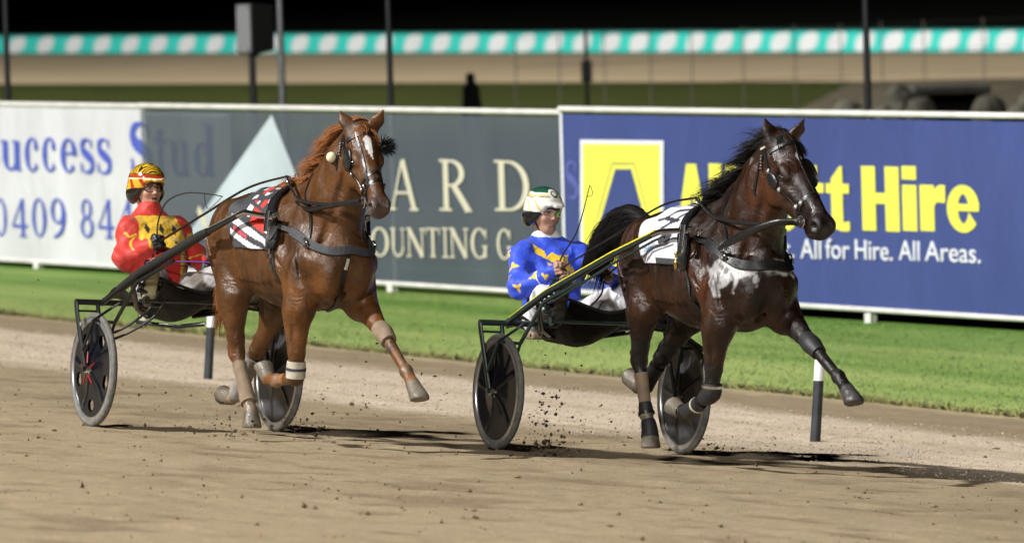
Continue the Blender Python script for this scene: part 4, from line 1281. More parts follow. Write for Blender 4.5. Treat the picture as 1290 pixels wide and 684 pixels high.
class Ink:
    def __init__(s): s.v, s.f, s.k = [], [], 0
    def poly(s, pts, z=0):
        b = len(s.v); s.v += [tuple(p) + (s.k * .00035,) for p in pts]; s.f.append(tuple(range(b, b + len(pts)))); s.k = (s.k + 1) % 9
    def strip(s, L, R):
        b = len(s.v); n = len(L); dz = s.k * .00035; s.k = (s.k + 1) % 9
        s.v += [tuple(p) + (dz,) for p in L] + [tuple(p) + (dz,) for p in R]
        for i in range(n - 1): s.f.append((b + i, b + i + 1, b + n + i + 1, b + n + i))
    def line(s, a, b, w):
        a, b = np.array(a, float), np.array(b, float); d = unit(b - a); n = np.array([-d[1], d[0]]) * w / 2
        s.poly([a - n, b - n, b + n, a + n])
    def arc(s, c, rx, ry, a0, a1, w0, w1, n=22):
        """elliptic stroke, thick w1 where it runs upright and thin w0 where it runs level"""
        L, R = [], []
        for i in range(n + 1):
            a = radians(a0 + (a1 - a0) * i / n); w = w0 + (w1 - w0) * abs(cos(a)) ** 1.3
            o = np.array([cos(a), sin(a)])
            p = np.array(c) + o * np.array([rx, ry]); L.append(p + o * w * .0); R.append(p - o * w)
        s.strip(L, R)
    def stroke(s, pts, ws):
        P = [np.array(p) for p in curve_pts([(p[0], p[1], 0) for p in pts], 8)]; m = len(P)
        W_ = np.interp(np.linspace(0, 1, m), np.linspace(0, 1, len(ws)), ws)
        L, R = [], []
        for i in range(m):
            d = unit(P[min(i + 1, m - 1)][:2] - P[max(i - 1, 0)][:2]); n = np.array([-d[1], d[0]]) * W_[i] / 2
            L.append(P[i][:2] + n); R.append(P[i][:2] - n)
        s.strip(L, R)
def glyph(ink, ch, T, tk=.15, tn=.045):
    """serif letters drawn with thick and thin strokes in a unit box, mapped by T(x, y)"""
    g = Ink(); h = tn
    def ser(x, y, w): g.line((x - w / 2, y), (x + w / 2, y), h)
    U = 1.0
    if ch == 'A':
        g.line((.5, .98), (.88, .02), tk); g.line((.48, .98), (.12, .02), tn * 1.2); g.line((.25, .34), (.74, .34), tn); ser(.12, .02, .26); ser(.88, .02, .30)
    elif ch == 'R':
        g.line((.22, .0), (.22, 1), tk); ser(.2, .02, .36); ser(.18, .98, .28); g.arc((.42, .74), .36, .26, -90, 90, tn, tk); g.line((.22, .975), (.45, .975), tn); g.line((.22, .50), (.45, .50), tn)
        g.line((.46, .50), (.88, .02), tk); ser(.88, .02, .22)
    elif ch == 'D':
        g.line((.20, .0), (.20, 1), tk); ser(.14, .02, .25); ser(.14, .98, .25); g.arc((.40, .5), .52, .5, -90, 90, tn, tk); g.line((.2, .975), (.42, .975), tn); g.line((.2, .025), (.42, .025), tn)
    elif ch in 'O':
        g.arc((.5, .5), .46, .51, 0, 360, tn, tk, 48)
    elif ch in 'CG':
        g.arc((.53, .5), .47, .51, 42, 318, tn, tk, 40); g.line((.88, .66), (.88, .97), tn * 1.2)
        if ch == 'G': g.line((.84, .04), (.84, .40), tk * .9); ser(.83, .41, .28)
        else: g.stroke([(.84, .14), (.92, .24), (.94, .30)], [tn, tn])
    elif ch == 'U':
        g.line((.20, .98), (.20, .34), tk); g.line((.82, .98), (.82, .34), tn * 1.2); g.arc((.51, .36), .385, .36, 180, 360, tn * 1.3, tk * .75); ser(.2, .98, .34); ser(.82, .98, .26)
    elif ch == 'N':
        g.line((.16, .0), (.16, 1), tn * 1.2); g.line((.84, .0), (.84, 1), tn * 1.2); g.line((.16, .98), (.84, .02), tk); ser(.14, .02, .26); ser(.12, .98, .2); ser(.86, .98, .26)
    elif ch == 'T':
        g.line((.5, 0), (.5, 1), tk); g.line((.05, .975), (.95, .975), tn); ser(.5, .02, .34); g.line((.06, .98), (.06, .78), tn); g.line((.94, .98), (.94, .78), tn)
    elif ch == 'I':
        g.line((.5, 0), (.5, 1), tk * 1.9); ser(.5, .02, 1.0); ser(.5, .98, 1.0)
    elif ch == 'S':
        g.stroke([(.82, .74), (.72, .93), (.48, .98), (.24, .90), (.17, .74), (.30, .60), (.55, .50), (.80, .38), (.86, .22), (.72, .06), (.46, .02), (.22, .08), (.12, .28)], [tn, tn * 1.2, tn * 1.4, tk * .8, tk, tk * 1.1, tk * 1.15, tk * 1.1, tk, tk * .8, tn * 1.3, tn, tn])
        g.line((.83, .70), (.83, 1), tn); g.line((.11, .0), (.11, .32), tn)
    elif ch == 's':
        g.stroke([(.80, .76), (.68, .94), (.45, .97), (.22, .86), (.24, .66), (.52, .52), (.82, .36), (.82, .14), (.56, .02), (.28, .05), (.12, .28)], [tn, tn, tn * 1.4, tk * .9, tk, tk * 1.2, tk, tk * .9, tn * 1.3, tn, tn])
        g.line((.80, .72), (.80, .98), tn); g.line((.12, .02), (.12, .32), tn)
    elif ch == 'c':
        g.arc((.54, .5), .47, .52, 48, 315, tn, tk * 1.15, 36); g.arc((.78, .74), .12, .12, 0, 360, .11, .11, 14)
    elif ch == 'e':
        g.arc((.52, .5), .46, .52, 0, 315, tn, tk * 1.15, 40); g.line((.10, .56), (.97, .56), tn)
    elif ch == 'u':
        g.line((.22, .95), (.22, .28), tk); g.arc((.46, .30), .315, .31, 180, 330, tn * 1.5, tk * .8); g.line((.74, .95), (.74, .02), tk); ser(.14, .95, .28); ser(.66, .95, .26); ser(.84, .03, .22)
    elif ch == 't':
        g.line((.42, .12), (.42, 1.28), tk * 1.2); g.line((.08, .95), (.85, .95), tn); g.arc((.62, .16), .28, .17, 180, 300, tn, tk); g.poly([(.35, 1.28), (.10, .97), (.35, .97)])
    elif ch == 'd':
        g.arc((.46, .48), .42, .50, 20, 340, tn, tk * 1.15, 36); g.line((.80, .0), (.80, 1.5), tk * 1.1); ser(.70, 1.5, .26); ser(.88, .02, .24)
    elif ch == '0':
        g.arc((.5, .5), .42, .51, 0, 360, tn, tk * 1.1, 48)
    elif ch == '4':
        g.line((.66, .0), (.66, 1), tk * 1.1); g.line((.64, .98), (.06, .30), tn * 1.3); g.line((.04, .28), (.96, .28), tn * 1.5); ser(.66, .02, .42)
    elif ch == '9':
        g.arc((.48, .68), .41, .33, 0, 360, tn, tk * 1.05, 40); g.stroke([(.86, .72), (.84, .42), (.62, .14), (.22, .0)], [tk, tk, tk * .7, tn])
    elif ch == '8':
        g.arc((.5, .75), .34, .26, 0, 360, tn, tk * .9, 36); g.arc((.5, .27), .42, .28, 0, 360, tn, tk, 40)
    elif ch == 'V':
        g.line((.15, .98), (.5, .02), tk)
    b = len(ink.v)
    for (x, y, z) in g.v: ink.v.append(T(x, y) + (z,))
    ink.f += [tuple(i + b for i in f) for f in g.f]
def serif_word(ink, items, tk=.15, tn=.045):
    """items: (char, x0, x1, y_top, y_base) in photo pixels on the banner plane"""
    for ch, x0, x1, yt, yb in items:
        t0, zb = f_tz(x0, yb); t1, zb1 = f_tz(x1, yb + (x1 - x0) * .03); _, zt = f_tz(x0, yt)
        glyph(ink, ch, lambda x, y, t0=t0, t1=t1, zb=zb, zt=zt, zb1=zb1: (t0 + (t1 - t0) * x, zb + (zt - zb) * y + (zb1 - zb) * 0), tk, tn)
def ink_obj(ink, name, off, mat, parent):
    me = bpy.data.meshes.new(name)
    me.from_pydata([tuple(fence_pt(t, z, off + .004 + dz)) for t, z, dz in ink.v], [], ink.f)
    bm = bmesh.new(); bm.from_mesh(me)
    for f in bm.faces:
        if f.normal.dot(FN) < 0: f.normal_flip()
    bm.to_mesh(me); bm.free()
    return link(name, me, parent, [mat])
def sans_word(text, x0, x1, yt, yb, mat, parent, off, bold=0.0, slope=.03, ref=None):
    c = bpy.data.curves.new('lettering', 'FONT'); c.body = text; c.offset = bold; c.extrude = .004; c.resolution_u = 4
    o = bpy.data.objects.new('lettering', c); COL.objects.link(o)
    me = bpy.data.meshes.new_from_object(o.evaluated_get(bpy.context.evaluated_depsgraph_get()))
    bpy.data.objects.remove(o, do_unlink=True)
    P = np.array([v.co[:] for v in me.vertices])
    base = 0.0 - bold
    top = P[:, 1].max() if ref is None else ref
    xa, xb = P[:, 0].min(), P[:, 0].max()
    t0, z0 = f_tz(x0, yb); t1, z1 = f_tz(x1, yb + (x1 - x0) * slope); _, zt = f_tz(x0, yt)
    for v, p in zip(me.vertices, P):
        k = (p[0] - xa) / (xb - xa)
        v.co = fence_pt(t0 + (t1 - t0) * k, z0 + (p[1] - base) / (top - base) * (zt - z0), off + .004 + p[2])
    bm = bmesh.new(); bm.from_mesh(me); bmesh.ops.recalc_face_normals(bm, faces=bm.faces); bm.to_mesh(me); bm.free()
    return link('lettering', me, parent, [mat])
def cloth_banner_mat(name, col, alpha=1.0, gloss=.38):
    m, nt, b = nodemat(name); L = nt.links
    b.inputs['Roughness'].default_value = gloss
    tc = N(nt, 'ShaderNodeTexCoord')
    n1 = N(nt, 'ShaderNodeTexNoise', Scale=.9, Detail=5.0, Distortion=.8)
    mp = N(nt, 'ShaderNodeMapping'); mp.inputs['Scale'].default_value = (1, 1, .5); L.new(tc.outputs['Object'], mp.inputs['Vector']); L.new(mp.outputs['Vector'], n1.inputs['Vector'])
    n3 = N(nt, 'ShaderNodeTexNoise', Scale=3.5, Detail=3.0, Distortion=1.2); L.new(tc.outputs['Object'], n3.inputs['Vector'])
    r = N(nt, 'ShaderNodeMapRange'); r.inputs[1].default_value = .3; r.inputs[2].default_value = .7; r.inputs[3].default_value = .88; r.inputs[4].default_value = 1.10
    L.new(n1.outputs['Fac'], r.inputs[0])
    sc = N(nt, 'ShaderNodeVectorMath', operation='SCALE'); sc.inputs[0].default_value = col; L.new(r.outputs[0], sc.inputs['Scale']); L.new(sc.outputs['Vector'], b.inputs['Base Color'])
    b1 = N(nt, 'ShaderNodeBump', Strength=.6, Distance=.10); L.new(n1.outputs['Fac'], b1.inputs['Height'])
    b2 = N(nt, 'ShaderNodeBump', Strength=.35, Distance=.03); L.new(n3.outputs['Fac'], b2.inputs['Height']); L.new(b1.outputs['Normal'], b2.inputs['Normal']); L.new(b2.outputs['Normal'], b.inputs['Normal'])
    if alpha < 1: b.inputs['Alpha'].default_value = alpha
    return m
BM = dict(
    white=cloth_banner_mat('white_banner_vinyl', (.66, .67, .71)), grey=cloth_banner_mat('grey_shade_mesh', (.105, .130, .160), .54, .6),
    blue=cloth_banner_mat('blue_banner_vinyl', (.050, .074, .235)), rail=pmat('white_rail_paint', (.72, .71, .68), .45, var=.12, vscale=4),
    cream=pmat('cream_print', (.60, .57, .44), .6, var=.06, vscale=3), navy=pmat('blue_print', (.075, .115, .50), .6, var=.06, vscale=3),
    ice=pmat('pale_blue_print', (.49, .565, .62), .6, var=.14, vscale=1.2), yellow=pmat('yellow_print', (.78, .75, .10), .6, var=.05, vscale=2),
    whitep=pmat('white_print', (.70, .72, .78), .6, var=.05, vscale=3), dim=pmat('faint_print', (.075, .09, .20), .6, var=.05),
    line=pmat('olive_line_print', (.36, .36, .12), .6), pale=pmat('pale_line', (.095, .11, .36), .6))
def banner(name, label, t0, t1, mat, off, zb=.085, zt=1.93, legs=(), rail_top=1.985, wave=.010, seed=0, rails=True, bottom=True):
    root = empty(name, Matrix.Translation(fence_pt((t0 + t1) / 2)))
    tag(root, label, 'banner', 'advertising banners along the inside rail')
    inv = root.matrix_world.inverted()
    nx, nz = max(8, int((t1 - t0) / .12)), 16
    tt = np.linspace(t0, t1, nx + 1); zz = np.linspace(zb, zt, nz + 1)
    vs = []
    for k, z in enumerate(zz):
        for t in tt:
            w = wave * (sin(t * 2.1 + seed) + .6 * sin(t * 5.3 + z * 3 + seed * 2) + .4 * sin(z * 6 + t * 1.1))
            vs.append(inv @ fence_pt(t, z, off + w * .35))
    fs = []
    W_ = nx + 1
    for k in range(nz):
        for i in range(nx): a = k * W_ + i; fs.append((a, a + 1, a + W_ + 1, a + W_))
    nV = len(vs)
    vs2 = [v - FN * .004 for v in vs]
    fs += [tuple(i + nV for i in reversed(f)) for f in fs]
    MB().add(vs + vs2, fs).build('panel', mat, root, True)
    if rails:
        MB().tube([inv @ fence_pt(t0 - .02, rail_top, off), inv @ fence_pt(t1 + .02, rail_top, off)], .030, 12).build('top_rail', BM['rail'], root, True)
        if bottom:
            MB().tube([inv @ fence_pt(t0 - .02, zb - .01, off), inv @ fence_pt(t1 + .02, zb - .01, off)], .026, 12).build('bottom_rail', BM['rail'], root, True)
        for t in legs:
            MB().box(inv @ fence_pt(t, .03, off), (.07, .07, .12), Matrix.Rotation(radians(60), 3, 'Z')).build('leg', BM['rail'], root, bevel=.006)
            MB().tube([inv @ fence_pt(t, -.02, off - .06), inv @ fence_pt(t, 1.97, off - .06)], .028, 10).build('post', BM['rail'], root, True)
    return root
def adopt(o, root):
    o.parent = root; o.matrix_parent_inverse = root.matrix_world.inverted(); return o
T = lambda x, y=200: f_tz(x, y)[0]
# white banner, leftmost
wb = banner('banner_fence', 'white banner with blue serif lettering and a phone number, leftmost on the rail', -9.0, T(285), BM['white'], -.06, .09, 1.92, (T(37), -4.0), 1.955, seed=1.0)
ik = Ink()
serif_word(ik, [('S', -34, -6, 160, 214), ('u', -3, 25, 176, 215), ('c', 26, 46, 174, 216), ('c', 48, 68, 174, 216), ('e', 71, 93, 175, 217), ('s', 96, 115, 175, 218), ('s', 117, 137, 175, 219),
    ('S', 159, 189, 155, 220), ('t', 190, 210, 176, 221), ('u', 210, 236, 177, 222), ('d', 239, 266, 179, 222)], .25, .06)
serif_word(ik, [('0', -12, 6, 250, 297), ('4', 11, 32, 250, 298), ('0', 35, 56, 250, 298), ('9', 59, 80, 250, 299), ('8', 96, 115, 251, 299), ('4', 119, 141, 251, 300), ('4', 145, 166, 251, 301), ('0', 241, 258, 257, 305)], .17, .05)
adopt(ink_obj(ik, 'lettering', -.06 + .012, BM['navy'], None), wb)
# grey shade mesh with the pyramid; it overlaps the white banner, whose print shows through
gb_ = banner('banner_fence', 'grey mesh banner with a pale blue pyramid and cream capitals', T(180), T(709), BM['grey'], .02, .10, 1.915, (T(490),), 1.965, seed=2.2)
ik = Ink()
serif_word(ik, [('A', 494, 530, 200, 264), ('R', 557, 599, 201, 265), ('D', 627, 675, 202, 265)], .15, .05)
serif_word(ik, [('C', 448, 470, 286, 322), ('O', 470, 495, 286, 322), ('U', 496, 515, 287, 323), ('N', 516, 540, 287, 323), ('T', 540, 559, 287, 323), ('I', 561, 569, 287, 324), ('N', 570, 595, 287, 324), ('G', 596, 619, 287, 325), ('G', 629, 649, 288, 326)], .17, .06)
ik.line(f_tz(253, 262), f_tz(264, 286), .10)
adopt(ink_obj(ik, 'lettering', .032, BM['cream'], None), gb_)
tri = [f_tz(345, 145), f_tz(408, 300), f_tz(236, 300)]
adopt(sign_obj('pyramid_logo', tri, [(0, 2, 1)], .028, BM['ice'], None), gb_)
# blue banner
bb = banner('banner_fence', 'blue banner with yellow and white lettering, rightmost behind the bay horse', T(710), 34.0, BM['blue'], .02, .135, 1.945, (T(1092), 28.0), 2.0, seed=3.1)
adopt(sign_obj('edge_strip', [f_tz(708, 142), (f_tz(708, 142)[0] + .05, f_tz(708, 142)[1]), (f_tz(708, 142)[0] + .05, .1), (f_tz(708, 142)[0], .1)], [(0, 1, 2, 3)], .030, BM['whitep'], None), bb)
sq = lambda x0, y0, x1, y1: [f_tz(x0, y0), f_tz(x1, y0 + (x1 - x0) * .012), f_tz(x1, y1 + (x1 - x0) * .05), f_tz(x0, y1)]
L0 = adopt(sign_obj('logo_border', sq(734, 176, 839, 352), [(0, 1, 2, 3)], .028, BM['whitep'], None), bb)
L1 = adopt(sign_obj('logo_panel', sq(738, 181, 835, 349), [(0, 1, 2, 3)], .033, BM['yellow'], None), bb)
ik = Ink(); q = lambda *p: [f_tz(*a) for a in p]
ik.poly(q((779, 213), (799, 213), (823, 300), (754, 300)))
adopt(ink_obj(ik, 'logo_counter', .034, BM['blue'], None), bb)
ik = Ink()
for a, b in (((775, 206), (803, 206)), ((775, 206), (749, 300)), ((803, 206), (828, 300))): ik.line(f_tz(*a), f_tz(*b), .022)
adopt(ink_obj(ik, 'logo_line', .034, BM['line'], None), bb)
ik = Ink(); serif_word(ik, [('S', 715, 733, 203, 250)], .2, .06)
adopt(ink_obj(ik, 'faint_letter', .026, BM['pale'], None), bb)
def heavy(ink, ch, x0, x1, yt, yb):
    """fat grotesque letters"""
    t0, zb = f_tz(x0, yb); t1, _ = f_tz(x1, yb); _, zt = f_tz(x0, yt)
    g = Ink(); R = lambda a, b, c, d: g.poly([(a, b), (c, b), (c, d), (a, d)])
    if ch == 'H': R(0, 0, .37, 1); R(.63, 0, 1, 1); R(.30, .42, .70, .59)
    elif ch == 'l': R(0, 0, 1, 1)
    elif ch == 'i': R(0, 0, 1, .71); R(0, .79, 1, 1)
    elif ch == 'r': R(0, 0, .56, .71); g.stroke([(.50, .40), (.62, .54), (.80, .58), (1.0, .575)], [.10, .22, .27, .27])
    elif ch == 'A': g.poly([(0, 0), (.34, 0), (.62, 1), (.34, 1)]); g.poly([(.66, 0), (1, 0), (.66, 1), (.38, 1)]); R(.26, .17, .74, .33)
    elif ch == 't': g.poly([(.22, .02), (.72, .02), (.72, 1.0), (.60, 1.0), (.22, .80)]); R(0, .58, 1, .73); g.stroke([(.45, .18), (.55, .09), (.75, .065), (1.0, .08)], [.2, .16, .14, .15])
    elif ch == 'e': g.arc((.5, .355), .5, .37, 8, 322, .135, .36, 40); R(.20, .32, .98, .43)
    elif ch == 'o': g.arc((.5, .355), .5, .37, 0, 360, .135, .35, 40)
    elif ch == 'c': g.arc((.5, .355), .5, .37, 40, 320, .135, .36, 40)
    n0 = len(ink.v)
    for (x, y, z) in g.v: ink.v.append((t0 + (t1 - t0) * x, zb + (zt - zb) * y, z))
    ink.f += [tuple(i + n0 for i in f) for f in g.f]
ik = Ink()
for a in (('A', 857, 895, 206, 287), ('l', 898, 914, 206, 288), ('l', 919, 935, 207, 288), ('c', 938, 968, 207, 289), ('o', 975, 1011, 208, 289), ('t', 1014, 1042, 208, 289), ('t', 1045, 1074, 209, 290), ('H', 1090, 1137, 209, 290), ('i', 1141, 1159, 209, 290.5), ('r', 1163, 1195, 209, 290.5), ('e', 1197, 1238, 210, 291)): heavy(ik, *a)
adopt(ink_obj(ik, 'lettering', .026, BM['yellow'], None), bb)
for tx, x0, x1, yt, yb in (('t.', 990, 1004, 299, 324), ('All', 1012, 1038, 299, 325), ('for', 1044, 1074, 299, 325), ('Hire.', 1081, 1128, 300, 326), ('All', 1136, 1162, 301, 327), ('Areas.', 1169, 1239, 302, 328)):
    adopt(sans_word(tx, x0, x1, yt, yb, BM['whitep'], None, .026, .004, .018, .73), bb)

# ------------------------------------------------------------------ beyond the banners
def at_depth(x, y, Y):
    d = ray_px(x, y); return CAMP + d * (Y / d.y)
MAT['pole_dark'] = pmat('dark_pole_paint', (.012, .013, .016), .4, var=.2)
MAT['pole_grey'] = pmat('galvanised_pole', (.20, .21, .22), .4, .6, var=.2)
MAT['spk_grille'] = pmat('speaker_grille', (.26, .265, .27), .6, var=.1, vscale=60)
MAT['spk_body'] = pmat('speaker_cabinet', (.014, .014, .015), .5, var=.2)
def pole(px, Y, r, h, label, mat, group='thin poles standing behind the banners', cap=False, name='pole'):
    p = at_depth(px, 130, Y)
    root = empty(name, Matrix.Translation((p.x, p.y, LAWN_Z)))
    tag(root, label, 'pole', group)
    MB().tube([(0, 0, -.1), (0, 0, h * .5), (0, 0, h)], [r, r * .95, r * .85], 12).build('shaft', mat, root, True)
    MB().lathe([(r * 2.2, 0), (r * 2.2, .03), (r * 1.1, .05)], (0, 0, -.005), (0, 0, 1), 12).build('base_plate', mat, root, True)
    MB().box((0, -r * 1.15, 1.1), (r * 1.1, r * .6, .35)).build('cover_plate', mat, root)
    return root
pole(10.5, 88, .040, 4.6, 'thin black pole behind the white banner, leftmost of the poles', MAT['pole_dark'])
pole(492.5, 84, .040, 4.6, 'thin black pole behind the grey banner near the chestnut horse head', MAT['pole_dark'])
pole(1093.5, 80, .044, 4.6, 'black pole rising behind the blue banner', MAT['pole_dark'])
pole(356, 92, .048, 4.2, 'grey metal pole right beside the loudspeaker', MAT['pole_grey'])
def speaker():
    Y = 94.0; p = at_depth(319, 120, Y); c = at_depth(323.5, 36, Y)
    root = empty('loudspeaker', Matrix.Translation((p.x, p.y, LAWN_Z)))
    tag(root, 'dark loudspeaker cabinet with a grey front on a post behind the grey banner', 'loudspeaker')
    M = Matrix.Rotation(radians(-58), 3, 'Z')
    cl = Vector((c.x - p.x, 0, c.z - LAWN_Z))
    bx = MB().box((0, 0, 0), (.40, .40, .70)); 
    vs = [Vector(v) for v in bx.v]
    bx.v = [tuple(cl + M @ Vector((v.x * (1.0 if v.y < 0 else .72), v.y, v.z * (1 if v.y < 0 else .9)))) for v in vs]
    bx.build('cabinet', MAT['spk_body'], root, bevel=.02)
    MB().box(cl + M @ Vector((0, -.212, 0)), (.37, .02, .66), M).build('grille', MAT['spk_grille'], root, bevel=.008)
    for sx, sz in ((-.15, .29), (.15, .29), (-.15, -.29), (.15, -.29)):
        MB().ball(cl + M @ Vector((sx, -.225, sz)), .015, 8, 6).build('bolt', MAT['spk_body'], root, True)
    MB().tube([(0, 0, -.1), (0, 0, cl.z - .33)], .05, 12).build('post', MAT['pole_dark'], root, True)
    MB().box((cl.x * .5, 0, cl.z - .37), (.14, .10, .05)).build('bracket', MAT['pole_dark'], root)
speaker()
def far_person():
    Y = 118.0; p = at_depth(594, 130, Y); top = at_depth(593, 91, Y)
    R = Matrix.Translation((p.x, p.y, LAWN_Z - .012)) @ Matrix.Rotation(radians(200), 4, 'Z')
    root = empty('person', R); tag(root, 'person in dark clothes standing on the infield behind the grey banner', 'person')
    h = top.z - LAWN_Z
    k = h / 1.78
    F = Field((-.4, -.4, -.05), (.4, .4, h + .1), .016)
    F.ell((0.01, 0, 1.66 * k), (.105 * k, .08 * k, .125 * k), .03); F.cone((0, 0, 1.45 * k), (0, 0, 1.58 * k), .06, .055, .04)
    F.cone((0, -.13, 1.38 * k), (0, .13, 1.38 * k), .09, .09, .06); F.cone((0, 0, 1.35 * k), (0, 0, .95 * k), .16, .16, .06, flat=((1, 0, 0), .75))
    for s in (-1, 1):
        F.chain([(0, s * .19, 1.38 * k), (-.02, s * .25, 1.10 * k), (.08, s * .22, .88 * k)], [.065, .05, .04], .03)
        F.chain([(0, s * .09, .93 * k), (.01, s * .10, .50 * k), (0, s * .11, .06)], [.10, .07, .05], .03)
        F.cone((0, s * .11, .05), (.14, s * .12, .04), .05, .04, .02)
    V, Fc = F.mesh()
    link('body', mesh_np('body', V, Fc), root, [MAT['dark_clothes']])
    F = Field((-.4, -.45, .4), (.4, .45, h), .016)
    F.cone((0, 0, 1.40 * k), (0, 0, .62 * k), .18, .25, .06, flat=((1, 0, 0), .75)); F.cone((0, -.14, 1.39 * k), (0, .14, 1.39 * k), .10, .10, .06)
    for s in (-1, 1): F.chain([(0, s * .19, 1.38 * k), (-.02, s * .26, 1.10 * k), (.07, s * .23, .93 * k)], [.08, .066, .055], .03)
    V, Fc = F.mesh(); link('coat', mesh_np('coat', V, Fc), root, [MAT['dark_clothes']])
MAT['dark_clothes'] = pmat('dark_clothes', (.006, .006, .007), .9)
far_person()
# box on a post
def post_box():
    Y = 126.0; p = at_depth(740, 125, Y)
    root = empty('control_box', Matrix.Translation((p.x, p.y, LAWN_Z)))
    tag(root, 'small dark box on a post in the infield behind the blue banner', 'box')
    k = Y / FPX
    c = at_depth(740, 90, Y).z - LAWN_Z; tz = at_depth(740, 40, Y).z - LAWN_Z
    MB().box((0, 0, c), (.20, .15, .40)).build('cabinet', MAT['spk_body'], root, bevel=.015)
    MB().tube([(0, .1, -.1), (0, .1, tz)], .035, 10).build('post', MAT['pole_dark'], root, True)
    MB().box((0, -.08, c), (.16, .012, .34)).build('door', MAT['spk_body'], root)
post_box()
# low wire fence on the right
def wire_fence():
    A, B = on_lawn(640, 128), on_lawn(1330, 118)
    A = at_depth(640, 128, 140.0); A.z = LAWN_Z; B = at_depth(1330, 120, 150.0); B.z = LAWN_Z
    root = empty('wire_fence', Matrix.Translation(A)); tag(root, 'low wire fence of thin grey posts across the right of the infield', 'fence')
    xs = [650, 705, 762, 820, 872, 937, 1002, 1060, 1112, 1165, 1240, 1300]
    d = B - A
    q = []
    for x in xs:
        r = ray_px(x, 100); k = ((A.x) * d.y - A.y * d.x) / (r.x * d.y - r.y * d.x)
        p = Vector((r.x * k, r.y * k, LAWN_Z)) - A; q.append(p)
        MB().tube([p + Vector((0, 0, -.1)), p + Vector((0, 0, 1.75))], .014, 8).build('post', MAT['wire_post'], root, True)
    w = MB()
    for z in (.1, .6, 1.1, 1.7): w.tube([q[0] + Vector((0, 0, z)), q[-1] + Vector((0, 0, z))], .006, 5)
    w.build('wire', MAT['wire_post'], root, True)
MAT['wire_post'] = pmat('weathered_fence_post', (.07, .06, .045), .7)
wire_fence()
MAT['bare'] = pmat('bare_stony_ground', (.070, .060, .040), .95, var=.45, vscale=.9, spec=.1, detail=7)
# rocks and the culvert at the right
MAT['rock'] = pmat('pale_rock', (.14, .13, .10), .9, var=.5, vscale=4, bump=.4, bscale=14)
MAT['concrete'] = pmat('culvert_concrete', (.11, .105, .09), .9, var=.25, vscale=3)
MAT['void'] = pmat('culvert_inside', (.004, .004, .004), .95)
def rock(px, py, Y, r, label, seed):
    p = at_depth(px, py, Y); g = np.random.default_rng(seed)
    F = Field((-1.3, -1.3, -.6), (1.3, 1.3, 1.3), .05)
    for i in range(5): F.ell(g.normal(0, .28, 3) * (1, 1, .5), g.uniform(.3, .6, 3), .1)
    V, Fc = F.mesh(); V = folds(V, Fc, .05, 2.2, seed)
    V = V * np.array(r)
    o = link('rock', mesh_np('rock', V, Fc), None, [MAT['rock']]); o.location = (p.x, p.y, LAWN_Z + r[2] * .15)
    tag(o, label, 'rock', 'rocks around the culvert')
rock(1137, 118, 130, (.58, .5, .82), 'tall pale boulder left of the dark culvert mouth', 3)
rock(1080, 122, 132, (.85, .5, .55), 'low rounded boulder beside the black pole at the right', 4)
rock(1030, 126, 128, (1.0, .5, .42), 'low dark boulder left of the black pole', 8)
rock(1252, 118, 130, (.5, .4, .78), 'upright boulder right of the dark culvert mouth', 5)
rock(1286, 122, 133, (.55, .4, .62), 'boulder at the right edge of the frame', 6)
def culvert():
    p = at_depth(1197, 122, 131)
    root = empty('culvert', Matrix.Translation((p.x, p.y, LAWN_Z))); tag(root, 'concrete culvert with a dark mouth between pale boulders', 'culvert')
    MB().box((0, 0, .62), (1.5, 1.2, .16)).build('lintel', MAT['concrete'], root, bevel=.03)
    for s in (-1, 1): MB().box((s * .66, 0, .25), (.16, 1.18, .58)).build('side_wall', MAT['concrete'], root, bevel=.02)
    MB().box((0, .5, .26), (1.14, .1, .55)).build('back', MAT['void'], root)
culvert()
_q = [on_lawn(985, 150), on_lawn(1400, 150), on_lawn(1400, 96), on_lawn(1075, 103)]
flat_sheet('bare_ground', [(p.x, p.y) for p in _q], LAWN_Z - .002, MAT['bare'])
